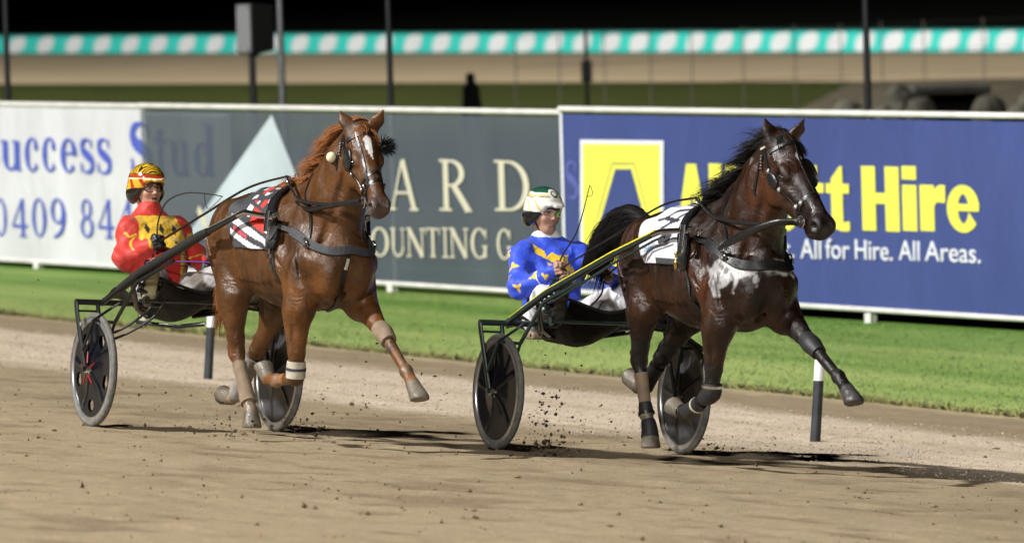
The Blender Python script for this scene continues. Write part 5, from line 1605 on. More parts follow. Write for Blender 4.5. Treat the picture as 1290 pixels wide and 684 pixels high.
# far running rail with its leaf pattern
def far_rail():
    A, B = ext(fa, fb, -.6), ext(fa, fb, 1.5)
    d = (B - A); L = d.length; u = d.normalized(); n = Vector((u.y, -u.x, 0)); n = n if n.y < 0 else -n
    root = empty('advertising_rail', Matrix.Translation(A)); tag(root, 'long teal banner rail with white leaf shapes on the far side of the track', 'banner rail')
    hb_, ht = .04, (at_depth(645, 41, fa.lerp(fb, .5).y).z - LAWN_Z)
    vs = [Vector((0, 0, hb_)), u * L + Vector((0, 0, hb_)), u * L + Vector((0, 0, ht)), Vector((0, 0, ht))]
    MB().add([tuple(v) for v in vs] + [tuple(v - n * .05) for v in vs], [(0, 1, 2, 3), (7, 6, 5, 4), (3, 2, 6, 7), (0, 4, 5, 1), (0, 3, 7, 4), (1, 5, 6, 2)]).build('panel', MAT['teal'], root)
    MB().tube([Vector((0, 0, ht + .03)), u * L + Vector((0, 0, ht + .03))], .035, 8).build('top_rail', MAT['teal_dark'], root, True)
    lf = MB()
    c = Vector((A.x, A.y, 0))
    x = -300
    xs = [22 + 35.6 * i for i in range(-4, 60)]
    fx = []
    for x in xs:
        sc = 1 - .00000 * x
        fx.append(x)
    for x in fx:
        r = ray_px(x, 55); k = (A.x * u.y - A.y * u.x) / (r.x * u.y - r.y * u.x)
        t = (Vector((r.x * k, r.y * k, 0)) - c).dot(u)
        if t < .5 or t > L - .5: continue
        wd = 12.0 / FPX * (r.y * k) / max(.2, abs(u.x)) ; hh = (ht - hb_) * .46; zc = (ht + hb_) / 2
        pts = []
        arc_ = [(1 - 2 * sin(a_ * pi / 20), -1 + 2 * cos(a_ * pi / 20)) for a_ in range(11)]
        arc_ = [(x_ - .22 * (1 - abs(x_ - y_ * -1) * 0) * sin(k_ * pi / 10), y_ + .22 * sin(k_ * pi / 10)) for k_, (x_, y_) in enumerate(arc_)]
        sh = arc_ + [(-x_, -y_) for x_, y_ in arc_[1:-1]]
        for ex, ey in reversed(sh):
            pts.append(u * (t + wd * ex * .93 * (1 if u.x > 0 else -1)) + Vector((0, 0, zc + hh * ey)) + n * .012)
        lf.add([tuple(p) for p in pts], [tuple(range(len(pts)))])
    o = lf.build('leaf_pattern', MAT['leaf_white'], root); o['kind'] = 'stuff'
MAT['teal'] = pmat('teal_print', (.03, .46, .40), .5, var=.06, vscale=.6)
MAT['teal_dark'] = pmat('dark_teal_rail', (.015, .12, .10), .5)
MAT['leaf_white'] = pmat('white_leaf_print', (.54, .56, .57), .5, var=.05, vscale=.6)
far_rail()
# ------------------------------------------------------------------ horses dressed and harnessed
def pathd(V, pts):
    d = np.full(len(V), 9.0)
    for i in range(len(pts) - 1): d = np.minimum(d, segd(V, pts[i], pts[i + 1])[0])
    return d
def horse_colours(V, J, base, red, black, kind):
    C = np.tile(np.array(base), (len(V), 1))
    P, M, L = head_frame(J); hv = (V - P) @ M / L
    n1 = vnoise(V, 3.0, 1.1 + (kind == 'bay')); n2 = vnoise(V, 9.0, 2.2)
    C = mixc(C, red, sst(n1, -.3, .8) * .55)
    onh = sst(hv[:, 0], -.05, .1) * (np.abs(hv[:, 1]) < .16) * (hv[:, 2] > -.30) * (V[:, 2] > 1.3)
    if kind == 'bay':
        C = mixc(C, red, sst(-np.linalg.norm((V - np.array([2.36, -.10, 1.62])) / np.array([.14, .3, .26]), axis=1), -1.1, -.5) * .7)   # tan behind the cheek
        C = mixc(C, red, sst(-np.linalg.norm((V - np.array([2.02, -.26, .98])) / np.array([.16, .3, .24]), axis=1), -1.1, -.5) * .65)
        C = mixc(C, red, sst(-np.linalg.norm((V - np.array([1.35, -.2, .98])) / np.array([.45, .3, .2]), axis=1), -1.1, -.5) * .45)
        C = mixc(C, np.array(base) * .45, sst(V[:, 2] + .03 * n2, 1.36, 1.50) * (V[:, 0] < 1.7) * .6)
        C = mixc(C, np.array(base) * .5, sst(V[:, 0] + .05 * n1, 2.24, 2.40) * sst(-V[:, 2], -1.5, -1.2) * .7)
    else:
        C = mixc(C, np.array(base) * .55, sst(V[:, 2] + .04 * n2, 1.30, 1.46) * (V[:, 0] < 1.8) * .5)
        C = mixc(C, np.array(base) * .62, sst(-np.linalg.norm((V - np.array([2.0, -.22, 1.25])) / np.array([.30, .2, .30]), axis=1), -1.1, -.6) * .55)
    # muzzle, eye surround, star
    C = mixc(C, (.020, .014, .013) if kind == 'bay' else (.10, .066, .058), sst(hv[:, 0] + .02 * n2, .50, .585) * onh * .9)
    for s in (-1, 1):
        d = np.linalg.norm((hv - np.array([.21, s * .09, -.055])) / np.array([.05, .04, .035]), axis=1)
        C = mixc(C, np.array(base) * .35, sst(-d, -1.3, -.7) * .8)
        dn = np.linalg.norm((hv - np.array([.585, s * .064, -.065])) / np.array([.028, .03, .024]), axis=1)
        C = mixc(C, (.012, .008, .008), sst(-dn, -1.15, -.8))
    if kind == 'bay':
        star = lozenge(np.stack([hv[:, 0] - .3 * hv[:, 1], hv[:, 1] - .012], 1), (.160, -.010), .034, .019) & (hv[:, 2] > -.03)
        C[star] = (.72, .70, .68)
    else:
        q = np.stack([hv[:, 0], hv[:, 1] + .004], 1)
        star = (np.abs(q[:, 1] - .10 * (q[:, 0] - .15)) < .024 * np.clip((.265 - q[:, 0]) / .10, 0, 1) * np.clip((q[:, 0] - .085) / .03, 0, 1)) & (hv[:, 2] > -.05)
        C[star] = (.75, .73, .71)
        C = mixc(C, (.26, .24, .24), sst(-np.linalg.norm((hv - np.array([.56, -.02, -.14])) / np.array([.09, .07, .05]), axis=1), -1.2, -.6) * .5)
    # legs
    for k in 'RL':
        elb, kn, fe, co, to = [np.array(q) for q in J[k + 'F']]
        mid = elb * .35 + kn * .65
        if kind == 'bay':
            C = mixc(C, black, sst(-pathd(V, [mid, kn, fe, co, to]), -.095, -.06) * sst(-np.linalg.norm(V - elb, axis=1), -2, -.16) ** 0 * .95)
        else:
            C = mixc(C, (.30, .12, .035), sst(-pathd(V, [kn * .3 + fe * .7, co]), -.075, -.05) * .6)
            C = mixc(C, (.19, .135, .09), sst(-pathd(V, [kn * .6 + fe * .4, fe, co]), -.075, -.05) * sst(n2, -.5, .4) * .55)
        ax = unit(to - co); hf = sst((V - co) @ ax, -.006, .004) * (np.linalg.norm(V - (co + to) / 2, axis=1) < .12)
        C = mixc(C, (.055, .050, .050) if (kind == 'bay' and k == 'L') else (.15, .13, .10), hf)
        sti, ho, fe, co, to = [np.array(q) for q in J[k + 'H']]
        mid = sti * .35 + ho * .65
        if kind == 'bay':
            C = mixc(C, black, sst(-pathd(V, [mid, ho, fe, co, to]), -.105, -.065) * .95)
            C = mixc(C, (.25, .205, .15), sst(-pathd(V, [ho * .25 + fe * .75, fe, to]), -.075, -.05) * sst(n2, -.8, .1) * .8)
        else:
            C = mixc(C, (.26, .20, .145), sst(-pathd(V, [ho * .6 + fe * .4, fe, to]), -.08, -.055) * sst(n2, -.9, .0) * .85)
        ax = unit(to - co); hf = sst((V - co) @ ax, -.006, .004) * (np.linalg.norm(V - (co + to) / 2, axis=1) < .12)
        C = mixc(C, (.15, .125, .095), hf)
    if kind == 'bay':       # white lather on the breast
        n3 = vnoise(V, 16.0, 6.1); n4 = vnoise(V, 38.0, 7.1)
        Vf = V * np.array((0, 1, 1)) + np.array((0, 0, 0.))
        a = [(0, -.30, 1.20), (0, -.21, 1.165), (0, -.12, 1.195), (0, .0, 1.215), (0, .10, 1.20), (0, .20, 1.19)]
        d = pathd(Vf, a) + .022 * n3 + .013 * n4 + .3 * np.clip(2.05 - V[:, 0], 0, 1)
        m = sst(-d, -.047, -.016)
        b = [(2.16, -.25, 1.17), (2.16, -.24, 1.08), (2.12, -.24, .99)]
        dd, tt = segd(V, b[0], b[2]); w = .105 * (1 - tt) + .014
        m = np.maximum(m, sst(-(dd + .020 * n3 + .008 * n4), -w, -w + .014))
        for c in ([(2.34, -.09, 1.17), (2.325, -.095, 1.11), (2.31, -.095, 1.05)], [(2.27, -.19, 1.15), (2.26, -.19, 1.09), (2.24, -.19, 1.055)]):
            m = np.maximum(m, sst(-(pathd(V, c) + .006 * n4), -.020, -.012))
        m = m * (V[:, 2] < 1.262) * (V[:, 0] > 1.9)
        hole = np.maximum(sst(n3 * .6 + n4 * .5, .35, .6), .75 * sst(vnoise(V * np.array((1, 1, .35)), 60.0, 3.7), .25, .7))
        C = mixc(C, (.56, .545, .55), m * (.72 - .64 * hole))
        LF = J['LF']; C = C if True else mixc(C, (.5, .47, .45), sst(-(np.linalg.norm(V - (np.array(LF[0]) * .7 + np.array(LF[1]) * .3 + (0.03, -.05, .06)), axis=1) + .03 * n4), -.05, -.02) * .4)
    return C

def leg_boot(name, pts, rs, mat, parent, straps=None, label=None):
    m = MB(); cp = curve_pts(pts, 5)
    rr = np.interp(np.linspace(0, 1, len(cp)), np.linspace(0, 1, len(rs)), rs)
    m.tube(cp, list(rr), 16)
    o = m.build(name, mat, parent, True)
    if label: o['label'] = label
    if straps:
        sm, fr = straps
        s = MB()
        for f in fr:
            i = int(f * (len(cp) - 2)); a, b = np.array(cp[i]), np.array(cp[i + 1]); d = unit(b - a)
            s.tube([a - d * .009, a - d * .008, a + d * .008, a + d * .009], [rr[i] * .9, rr[i] + .003, rr[i] + .003, rr[i] * .9], 16)
        s.build('boot_strap', sm, o, True)
    return o

def build_horse(R, J, kind, label, base, red, black, mane_col, tack):
    root = empty('horse', R)
    tag(root, label, 'horse')
    V, F = horse_field(J)
    bvh = BVHTree.FromPolygons(V.tolist(), F.tolist())
    C = horse_colours(V, J, base, red, black, kind)
    body = link('body', mesh_np('body', V, F, True, C), root, [MAT['bay_hide'] if kind == 'bay' else MAT['chestnut_hide']])
    P, M, L = head_frame(J)
    H = lambda x, y, z: P + M @ (np.array([x, y, z]) * L)
    Mh = Matrix(M.tolist())
    for s in (-1, 1):
        e = MB().ball(H(.212, s * .082, -.060), (.027 * L, .022 * L, .022 * L), 14, 10, Mh)
        e.build('eye', MAT['eye'], root, True)
    g = np.random.default_rng(5 if kind == 'bay' else 9)
    # mane: a thick base along the crest, then strands; hangs on the left, blown back over the crest
    cr = curve_pts([P - M[:, 0] * .03 * L + M[:, 2] * .005] + list(reversed([np.array(c) + (0, 0, .045) for c in J['crest']])), 20)
    roots, dirs, lens = [], [], []
    n = 5200; clump = g.normal(0, 1, (44, 4))
    for i in range(n):
        t = (tack['mane_from'] + (1 - tack['mane_from']) * g.uniform(0, 1)) * (len(cr) - 2); k = int(t); p = cr[k] + (cr[k + 1] - cr[k]) * (t - k)
        q = bvh.find_nearest(Vector(p + np.array([0, g.normal(0, .008), 0])))[0]
        roots.append(np.array(q) + (0, 0, -.004))
        kc = clump[int(t / len(cr) * 43)]
        s_ = -1 if g.uniform() < tack['mane_right'] else 1
        dirs.append((-.80 + .25 * kc[0] + g.normal(0, .08), s_ * g.uniform(.2, .7) + .25 * kc[1], .42 + .28 * kc[2] + g.normal(0, .09)))
        lens.append(g.uniform(.15, .27) * (1 + .22 * kc[3]) * tack['mane_len'])
    hair('mane', roots, dirs, lens, MAT['hair'], root, .0023, 8, 3, sag=tack['mane_sag'], wind=(-1, -.1, .0), windk=tack['wind'], curl=.07, cols=mane_col)
    roots, dirs, lens = [], [], []
    for i in range(tack['forelock']):
        q = H(.02 + g.uniform(-.02, .03), g.uniform(-.045, .045), .015); q = np.array(bvh.find_nearest(Vector(q))[0])
        roots.append(q); d = M[:, 0] * .8 + M[:, 2] * g.uniform(.25, .6) + M[:, 1] * g.normal(0, .35); dirs.append(d); lens.append(g.uniform(.05, .115))
    hair('forelock', roots, dirs, lens, MAT['hair'], root, .0024, 7, 4, sag=.8, wind=(-.3, .3, 0), windk=.15, curl=.07, cols=mane_col)
    # tail: streams back under the driver's arms
    dk = np.array(J['dock'])
    td = tack['tail']
    cp = curve_pts([dk + (.10, 0, -.03)] + [np.array(q) for q in td], 8)
    tl = MB(); rr = np.interp(np.linspace(0, 1, len(cp)), [0, .3, .6, 1], tack['tail_r'])
    tl.tube([np.array(p) for p in cp], list(rr * .8), 14)
    core = tl.build('tail', MAT['hair'], root, True)
    a = core.data.color_attributes.new('tint', 'FLOAT_COLOR', 'POINT')
    a.data.foreach_set('color', np.tile(np.array(list(np.array(mane_col) * .7) + [1]), len(core.data.vertices)).astype(np.float32))
    roots, dirs, lens = [], [], []
    m_ = len(cp)
    for i in range(1800):
        t = g.uniform(0, .92) * (m_ - 2); k = int(t); p = np.array(cp[k]); d = unit(np.array(cp[k + 1]) - p)
        o = g.normal(0, 1, 3); o = unit(o - d * (o @ d)); r_ = rr[k] * .78 * g.uniform(.75, 1.05)
        roots.append(p + o * r_); dirs.append(d + o * .22); lens.append(g.uniform(.18, .42) * (1 - .35 * t / m_))
    hair('tail_hair', roots, dirs, lens, MAT['hair'], core, .0030, 7, 6, sag=tack['tail_sag'], wind=tack['tail_wind'], windk=.35, curl=.07, cols=mane_col)

    # ---- harness
    ax, axb = tack['pad_x'], tack['girth_x']
    def edge_g(a): return ax + (axb - ax) * min(abs(a) / 80.0, 1.0) ** 1.2
    # saddle cloth
    angs = list(np.linspace(tack['cloth_ang'], -tack['cloth_ang'], 110))
    vs, fs, uv = cloth_patch(bvh, lambda a: tack['cloth_back'](a), lambda a: edge_g(a) - .012, angs, .010, 64, 1.18, .003, 1)
    vs = smooth_grid(vs, len(angs), 65, 6)
    uv = np.array(uv)
    cc = tack['cloth_col'](np.array([tuple(v) for v in vs]), uv)
    me = mesh_np('saddle_cloth', np.array([tuple(v) for v in vs]), np.array(fs), True, cc)
    cl = link('saddle_cloth', me, root, [MAT['tint_cloth']])
    sd = MB()
    pts = []
    for a in np.linspace(92, -92, 25):
        pts += hide_path(bvh, edge_g(a) + .02, edge_g(a) + .02, a, a, 1.18, 0 + 1)[:1]
    sd.add(*strap(bvh, pts, .085, .016, .014, 2))
    low = [hide_path(bvh, edge_g(92) + .02 + .01 * i, axb + .02, sgn * (92 + i * 14.6), sgn * (92 + i * 14.6), 1.18, 1)[0] for sgn in (1,) for i in range(7)]
    loR = [Vector((p[0], -p[1], p[2])) for p in low]
    sd.add(*strap(bvh, list(reversed(low)) + [], .05, .008, .006, 4)); sd.add(*strap(bvh, loR, .05, .008, .006, 4))
    sdo = sd.build('harness_saddle', MAT['strap'], root, True)
    hb = MB()
    for a in (-12, 12, -3, 3):
        p = hide_path(bvh, edge_g(a) + .02, edge_g(a) + .02, a, a, 1.18, 1, .05)[0]
        ring = [p + Vector((0.022 * cos(q * pi / 6), .004 * sin(q), .022 * sin(q * pi / 6))) for q in range(13)]
        hb.tube(ring, .0042, 6, cap=False)
        hb.tube([p - Vector((0, 0, .03)), p - Vector((0, 0, .015))], .008, 8); hb.cut()
    hb.build('terret_ring', MAT['steel'], sdo, True)
    bk = MB()
    for s in (-1, 1):
        for a in (62, 100, 112):
            p = hide_path(bvh, edge_g(a) + .02, edge_g(a) + .02, s * a, s * a, 1.18, 1, .022)[0]
            bk.box(p, (.05, .012, .028)); bk.box(p + Vector((0, s * .004, .03)), (.018, .010, .034)); bk.cut()
    bk.build('buckle', MAT['steel'], sdo)
    tg = MB()                                                   # quick hitch that takes the shaft
    for s in (-1, 1):
        p = Vector(tack['tip']); p.y = p.y * -s
        tg.tube([p + Vector((-.10, s * .0, .012)), p + Vector((.045, 0, .012))], .017, 10)
        tg.tube([p + Vector((-.02, -s * .03, .035)), p + Vector((-.02, -s * .04, -.09))], .014, 8, flat=1.6)
        tg.tube([p + Vector((-.05, s * .004, -.03)), p + Vector((-.05, -s * .012, -.11)), p + Vector((-.06, -s * .01, -.13))], .008, 8); tg.cut()
    tg.build('quick_hitch', MAT['steel'], sdo, True)
    if kind == 'bay':
        MB().tube(curve_pts([hide_path(bvh, 1.70, 1.70, -a, -a, 1.18, 1, .045)[0] for a in (74, 80, 88, 93)], 4), [.008, .012, .012, .006, .006, .006, .012, .012, .014, .012, .010, .01, .008], 8).build('brass_hook', MAT['brass'], sdo, True)
    # breast collar and neck strap
    bc = MB()
    right = tack['collar']
    full = right + [(p[0], -p[1], p[2]) for p in reversed(right[:-1])]
    bc.add(*strap(bvh, full[1:-1], tack['collar_w'], .012, .008, 8))
    for s in (0, 1):
        seg = full[:3] if s == 0 else full[-3:]
        bc.add(*strap(bvh, seg, .030, .012, .012, 8))
    bco = bc.build('breast_collar', MAT['grey_cloth'] if kind != 'bay' else MAT['strap'], root, True)
    nk = tack['neck_strap']
    MB().add(*strap(bvh, nk + [(p[0], -p[1], p[2]) for p in reversed(nk[:-1])], .020, .005, .004, 8)).build('neck_strap', MAT['strap'], bco, True)
    rg = MB()
    for s in (-1, 1):
        p = bvh.find_nearest(Vector((right[2][0], s * abs(right[2][1]), right[2][2])))[0] + Vector((.01, s * .022, 0))
        rg.tube([p + Vector((.024 * cos(q * pi / 6), 0, .024 * sin(q * pi / 6))) for q in range(13)], .006, 6, cap=False)
        rg.box(p + Vector((.03, -s * .0, -.015)), (.03, .01, .03)); rg.box(p + Vector((-.05, -s * .0, .02)), (.03, .01, .02)); rg.cut()
    rg.build('collar_ring', MAT['steel'], bco, True)
    if tack.get('martingale'):
        mt = MB().add(*strap(bvh, tack['martingale'], .026, .006, .004, 8)).build('martingale', MAT['strap'], root, True)
        f = MB().add(*strap(bvh, tack['martingale'][1:3], .020, .003, .011, 3)); f.build('white_flash', MAT['boot_white'], mt, True)
    # bridle
    hp = lambda *q: tuple(H(*q))
    br = MB()
    w = .022
    for z0 in ([.395] if kind == 'bay' else [.36, .42]):
        br.add(*strap(bvh, [hp(z0, 0, .03), hp(z0 + .015, .06, -.05), hp(z0 + .03, .05, -.15), hp(z0 + .03, 0, -.21), hp(z0 + .03, -.05, -.15), hp(z0 + .015, -.06, -.05)], w, .006, .003, 6, closed=True))
    br.add(*strap(bvh, [hp(.055, -.095, -.03), hp(.07, -.05, .03), hp(.075, 0, .05), hp(.07, .05, .03), hp(.055, .095, -.03)], w, .006, .003, 8))
    br.add(*strap(bvh, [hp(.03, -.10, -.10), hp(-.035, -.07, -.01), hp(-.04, 0, .03), hp(-.035, .07, -.01), hp(.03, .10, -.10)], w, .006, .003, 8))
    br.add(*strap(bvh, [hp(.0, -.09, -.06), hp(.08, -.07, -.24), hp(.10, 0, -.30), hp(.08, .07, -.24), hp(.0, .09, -.06)], w * .8, .005, .003, 8))
    for s in (-1, 1):
        br.add(*strap(bvh, [hp(-.02, s * .08, -.03), hp(.10, s * .10, -.09), hp(.25, s * .09, -.115), hp(.40, s * .06, -.115), hp(.485, s * .06, -.115)], w, .006, .003, 8))
    br.add(*strap(bvh, [hp(-.03, 0, .03), hp(.10, .0, .05), hp(.25, 0, .05), hp(.40, 0, .04)] if kind == 'bay' else [hp(.04, -.05, .03), hp(.16, -.05, .02), hp(.30, -.05, .0), hp(.42, -.055, -.02)], .013, .005, .003, 8))
    bro = br.build('bridle', MAT['strap'], root, True)
    bits = MB(); stud = MB()
    for s in (-1, 1):
        c = Vector(H(.495, s * .075, -.115)); ex, ez = Vector(M[:, 0]), Vector(M[:, 2]); ey = Vector(M[:, 1])
        bits.tube([c + ex * (.033 * cos(q * pi / 8)) + ez * (.033 * sin(q * pi / 8)) for q in range(17)], .0055, 6, cap=False)
        bits.tube([c - ey * s * .02, c + ey * s * .012], .009, 8); bits.cut()
        for x, z in ((.40, -.118), (.25, -.118), (.12, -.10), (.415, -.05)):
            p = bvh.find_nearest(Vector(H(x, s * .09, z)))[0] + ey * s * .010
            stud.ball(p, .0105, 8, 6)
            stud.tube([p + ex * (.014 * cos(q * pi / 5)) + ez * (.014 * sin(q * pi / 5)) for q in range(11)], .0035, 5, cap=False); stud.cut()
    for q in range(5):
        p = bvh.find_nearest(Vector(H(.015 + .012 * q, -.10, -.085 - .012 * q)))[0] + Vector(M[:, 1]) * -.012
        stud.ball(p, .008, 7, 5); stud.cut()
    stud.build('stud', MAT['steel'], bro, True)
    bits.build('bit_ring', MAT['steel'], bro, True)
    # blinds
    bl = MB()
    if kind == 'bay':
        for (x, y, z, r) in ((.19, .100, -.045, (.100, .018, .056)),):
            bl.ball(H(x, y, z), np.array(r) * L, 14, 10, Mh)
        bl.cut().ball(H(.175, -.100, -.115), np.array((.055, .010, .035)) * L, 12, 8, Mh)
        tg2 = MB().box(H(-.005, -.098, -.05), (.012, .010, .045), Mh @ Matrix.Rotation(.5, 3, 'Y'))
        tg2.build('white_tag', MAT['boot_white'], bro)
    else:
        bl.ball(H(.150, -.108, -.085), np.array((.078, .016, .072)) * L, 14, 10, Mh)
        pass
    blo = bl.build('blinker', MAT['strap'], bro, True)
    if kind != 'bay':
        rt, di, le = [], [], []
        c = H(.10, .135, -.02)
        for i in range(260):
            o = unit(g.normal(0, 1, 3)); rt.append(c + o * .02); di.append(o + M[:, 1] * .5); le.append(g.uniform(.03, .065))
        hair('fur_muff', rt, di, le, MAT['hair'], bro, .004, 4, 8, sag=.2, wind=(0, 1, .3), windk=.2, cols=(.010, .010, .011))
        MB().ball(np.array(bvh.find_nearest(Vector(tack['ball']))[0]) + (0.0, -.02, .0), (.030, .030, .032), 16, 12).build('pole_ball', MAT['cream'], bro, True)
    else:
        MB().tube([np.array(tack['ball']) + (-.01, 0, -.03), np.array(tack['ball']) + (.01, 0, .035)], [.020, .020], 12).build('pull_down_roll', MAT['grey_roll'], bro, True)
    # head pole / side rein from the collar to the bit
    pl = tack['pole'][:-1] + [tuple(H(.478, -.092, -.118))]
    po = MB(); q = curve_pts(pl, 8)
    po.tube(q, list(np.interp(np.linspace(0, 1, len(q)), [0, .15, .5, .8, 1], tack['pole_r'])), 10)
    poo = po.build('head_pole', MAT['strap'], bro, True)
    a, b = np.array(q[-4]), np.array(q[-1])
    if kind == 'bay': MB().tube([a - (b - a) * .8, b + (b - a) * .1], .0125, 10).build('pole_end', MAT['steel'], poo, True)
    # boots
    RF, LF, RH, LH = [[np.array(p) for p in J[k]] for k in ('RF', 'LF', 'RH', 'LH')]
    mix = lambda a, b, t: a * (1 - t) + b * t
    if kind == 'bay':
        leg_boot('knee_boot', [mix(LF[1], LF[0], .22), mix(LF[1], LF[0], .08), LF[1], mix(LF[1], LF[2], .25)], [.053, .058, .057, .045], MAT['boot_black'], root)
        leg_boot('knee_boot', [mix(RF[1], RF[0], .14), RF[1], mix(RF[1], RF[2], .3)], [.057, .061, .047], MAT['boot_black'], root, (MAT['steel'], (.3,)))
        leg_boot('tendon_boot', [mix(RF[1], RF[2], .5), RF[2], mix(RF[2], RF[3], .4)], [.044, .053, .047], MAT['boot_black'], root, (MAT['boot_white'], (.25,)))
        leg_boot('hind_boot', [mix(RH[1], RH[2], .25), mix(RH[1], RH[2], .5), mix(RH[1], RH[2], .85)], [.043, .039, .036], MAT['boot_tan'], root, None, 'dirty tan hind boot')
        leg_boot('fetlock_boot', [mix(RH[1], RH[2], .80), RH[2], mix(RH[2], RH[3], .1)], [.038, .048, .046], MAT['boot_black'], root, (MAT['strap'], (.6,)))
        leg_boot('bell_boot', [mix(RH[2], RH[3], .45), mix(RH[2], RH[3], .9), mix(RH[3], RH[4], .4)], [.043, .049, .056], MAT['boot_black'], root)
        leg_boot('hind_boot', [mix(LH[1], LH[2], .25), mix(LH[1], LH[2], .55), LH[2]], [.050, .046, .052], MAT['boot_black'], root)
    else:
        leg_boot('knee_boot', [mix(LF[1], LF[0], .20), mix(LF[1], LF[0], .06), LF[1], mix(LF[1], LF[2], .2)], [.054, .061, .059, .050], MAT['boot_tan'], root, None, 'tan felt knee boot')
        leg_boot('knee_boot', [mix(RF[1], RF[0], .24), mix(RF[1], RF[0], .1), mix(RF[1], RF[0], .0)], [.056, .060, .058], MAT['boot_white'], root, (MAT['grey_cloth'], (.5,)), 'white knee boot with grey strap')
        leg_boot('hind_boot', [mix(RH[1], RH[2], .25), mix(RH[1], RH[2], .55), RH[2], mix(RH[2], RH[3], .4)], [.046, .043, .050, .052], MAT['boot_tan'], root, None, 'dusty tan shin boot')
        leg_boot('hind_boot', [mix(LH[1], LH[2], .15), mix(LH[1], LH[2], .55), LH[2], mix(LH[2], LH[3], .3)], [.055, .050, .056, .050], MAT['grey_boot'], root, None, 'dusty grey shin boot')
    return root, bvh, H
def cloth_white(P, uv):
    n = len(P); C = np.tile(np.array((.57, .57, .64)), (n, 1)); K = (.02, .02, .03)
    u, a = uv[:, 0], uv[:, 1]
    s = np.abs(a) * .0048                        # metres down from the spine
    x = P[:, 0]
    def bar(p, q, w):
        d, t = segd(np.stack([x, s, s * 0], 1), (p[0], p[1], 0), (q[0], q[1], 0)); return d < w
    C[bar((1.20, .165), (1.44, .045), .013) | bar((1.44, .045), (1.42, .175), .013) | bar((1.42, .17), (1.26, .15), .012) | bar((1.30, .215), (1.46, .165), .012)] = K
    C[bar((1.38, .275), (1.47, .265), .034)] = (.035, .035, .04)
    for p, q in (((1.18, .33), (1.27, .35)), ((1.20, .36), (1.33, .315)), ((1.22, .385), (1.26, .33)), ((1.29, .335), (1.35, .35))):
        C[bar(p, q, .007)] = (.25, .36, .50)
    C[bar((1.26, .305), (1.31, .30), .006)] = (.55, .28, .36)
    C[(u < .018) | (u > .985)] = (.5, .5, .55)
    C[(np.abs(a) > 80) & (u > .42)] = (.030, .032, .038)
    return C
def cloth_stripes(P, uv):
    n = len(P); C = np.tile(np.array((.030, .030, .036)), (n, 1)); W, Rd = (.66, .64, .66), (.55, .028, .018)
    x = P[:, 0]; s = np.abs(uv[:, 1]) * .0048; u = uv[:, 0]
    q = s - .22 * (x - 1.30)
    C[(np.abs(q - .378) < .017) & (u > .04) & (u < .80)] = W
    C[(np.abs(q - .308) < .018) & (u > .06) & (u < .93)] = W
    C[(np.abs(q - .345) < .010) & (u > .10) & (u < .5)] = (.45, .05, .08)
    C[(q > .18) & (q < .27) & (u > .50) & (u < .86)] = Rd
    C[(np.abs(q - .225) < .035) & (u > .86) & (u < .97)] = W
    C[(np.abs(q - .215) < .030) & (u > .30) & (u < .46)] = W
    top = (q < .16)
    C[top & (np.sin(x * 46) > .45) & (np.sin(s * 90 + x * 12) > .35)] = W
    C[top & (np.sin(x * 38 + 1.0) > .45) & (np.sin(s * 60) < .2) & (u > .35)] = Rd
    C[(q > .405) | (u < .03)] = (.045, .045, .052)
    return C
MAT['bay_hide'] = hide_mat('bay_hide', .27); muscle_bump(MAT['bay_hide'], 6.5, .05, .25)
MAT['chestnut_hide'] = hide_mat('chestnut_hide', .30); muscle_bump(MAT['chestnut_hide'], 6.0, .05, .25)
MAT['cream'] = pmat('cream_foam', (.62, .56, .38), .7)
MAT['grey_roll'] = pmat('grey_foam', (.10, .095, .08), .8)
MAT['grey_boot'] = pmat('dusty_grey_felt', (.22, .20, .185), .85, var=.25, bump=.2)
TACK_F = dict(mane_from=.02, forelock=420, mane_right=.45, mane_len=.92, mane_sag=.62, wind=.75, pad_x=1.44, girth_x=1.74, cloth_ang=88, cloth_back=lambda a: 1.10 + .06 * (abs(a) / 88) ** 6 + .0004 * abs(a), cloth_col=cloth_white,
    tip=(1.84, .30, 1.395), collar=[(1.80, -.29, 1.36), (1.95, -.27, 1.34), (2.14, -.25, 1.285), (2.30, -.18, 1.235), (2.40, -.08, 1.235), (2.43, 0, 1.24)], collar_w=.062,
    neck_strap=[(2.12, -.24, 1.30), (2.08, -.19, 1.42), (2.00, -.12, 1.54), (1.93, 0, 1.66)],
    pole=[(2.14, -.25, 1.30), (2.40, -.215, 1.395), (2.62, -.135, 1.47), (2.76, -.055, 1.535)], pole_r=[.010, .022, .026, .016, .012], ball=(2.215, -.09, 1.80),
    tail=[(.52, 0, 1.455), (.38, .0, 1.465), (.20, .0, 1.40), (.02, .0, 1.26), (-.10, .0, 1.10)], tail_r=[.05, .075, .10, .05], tail_sag=.55, tail_wind=(-1, 0, -.25))
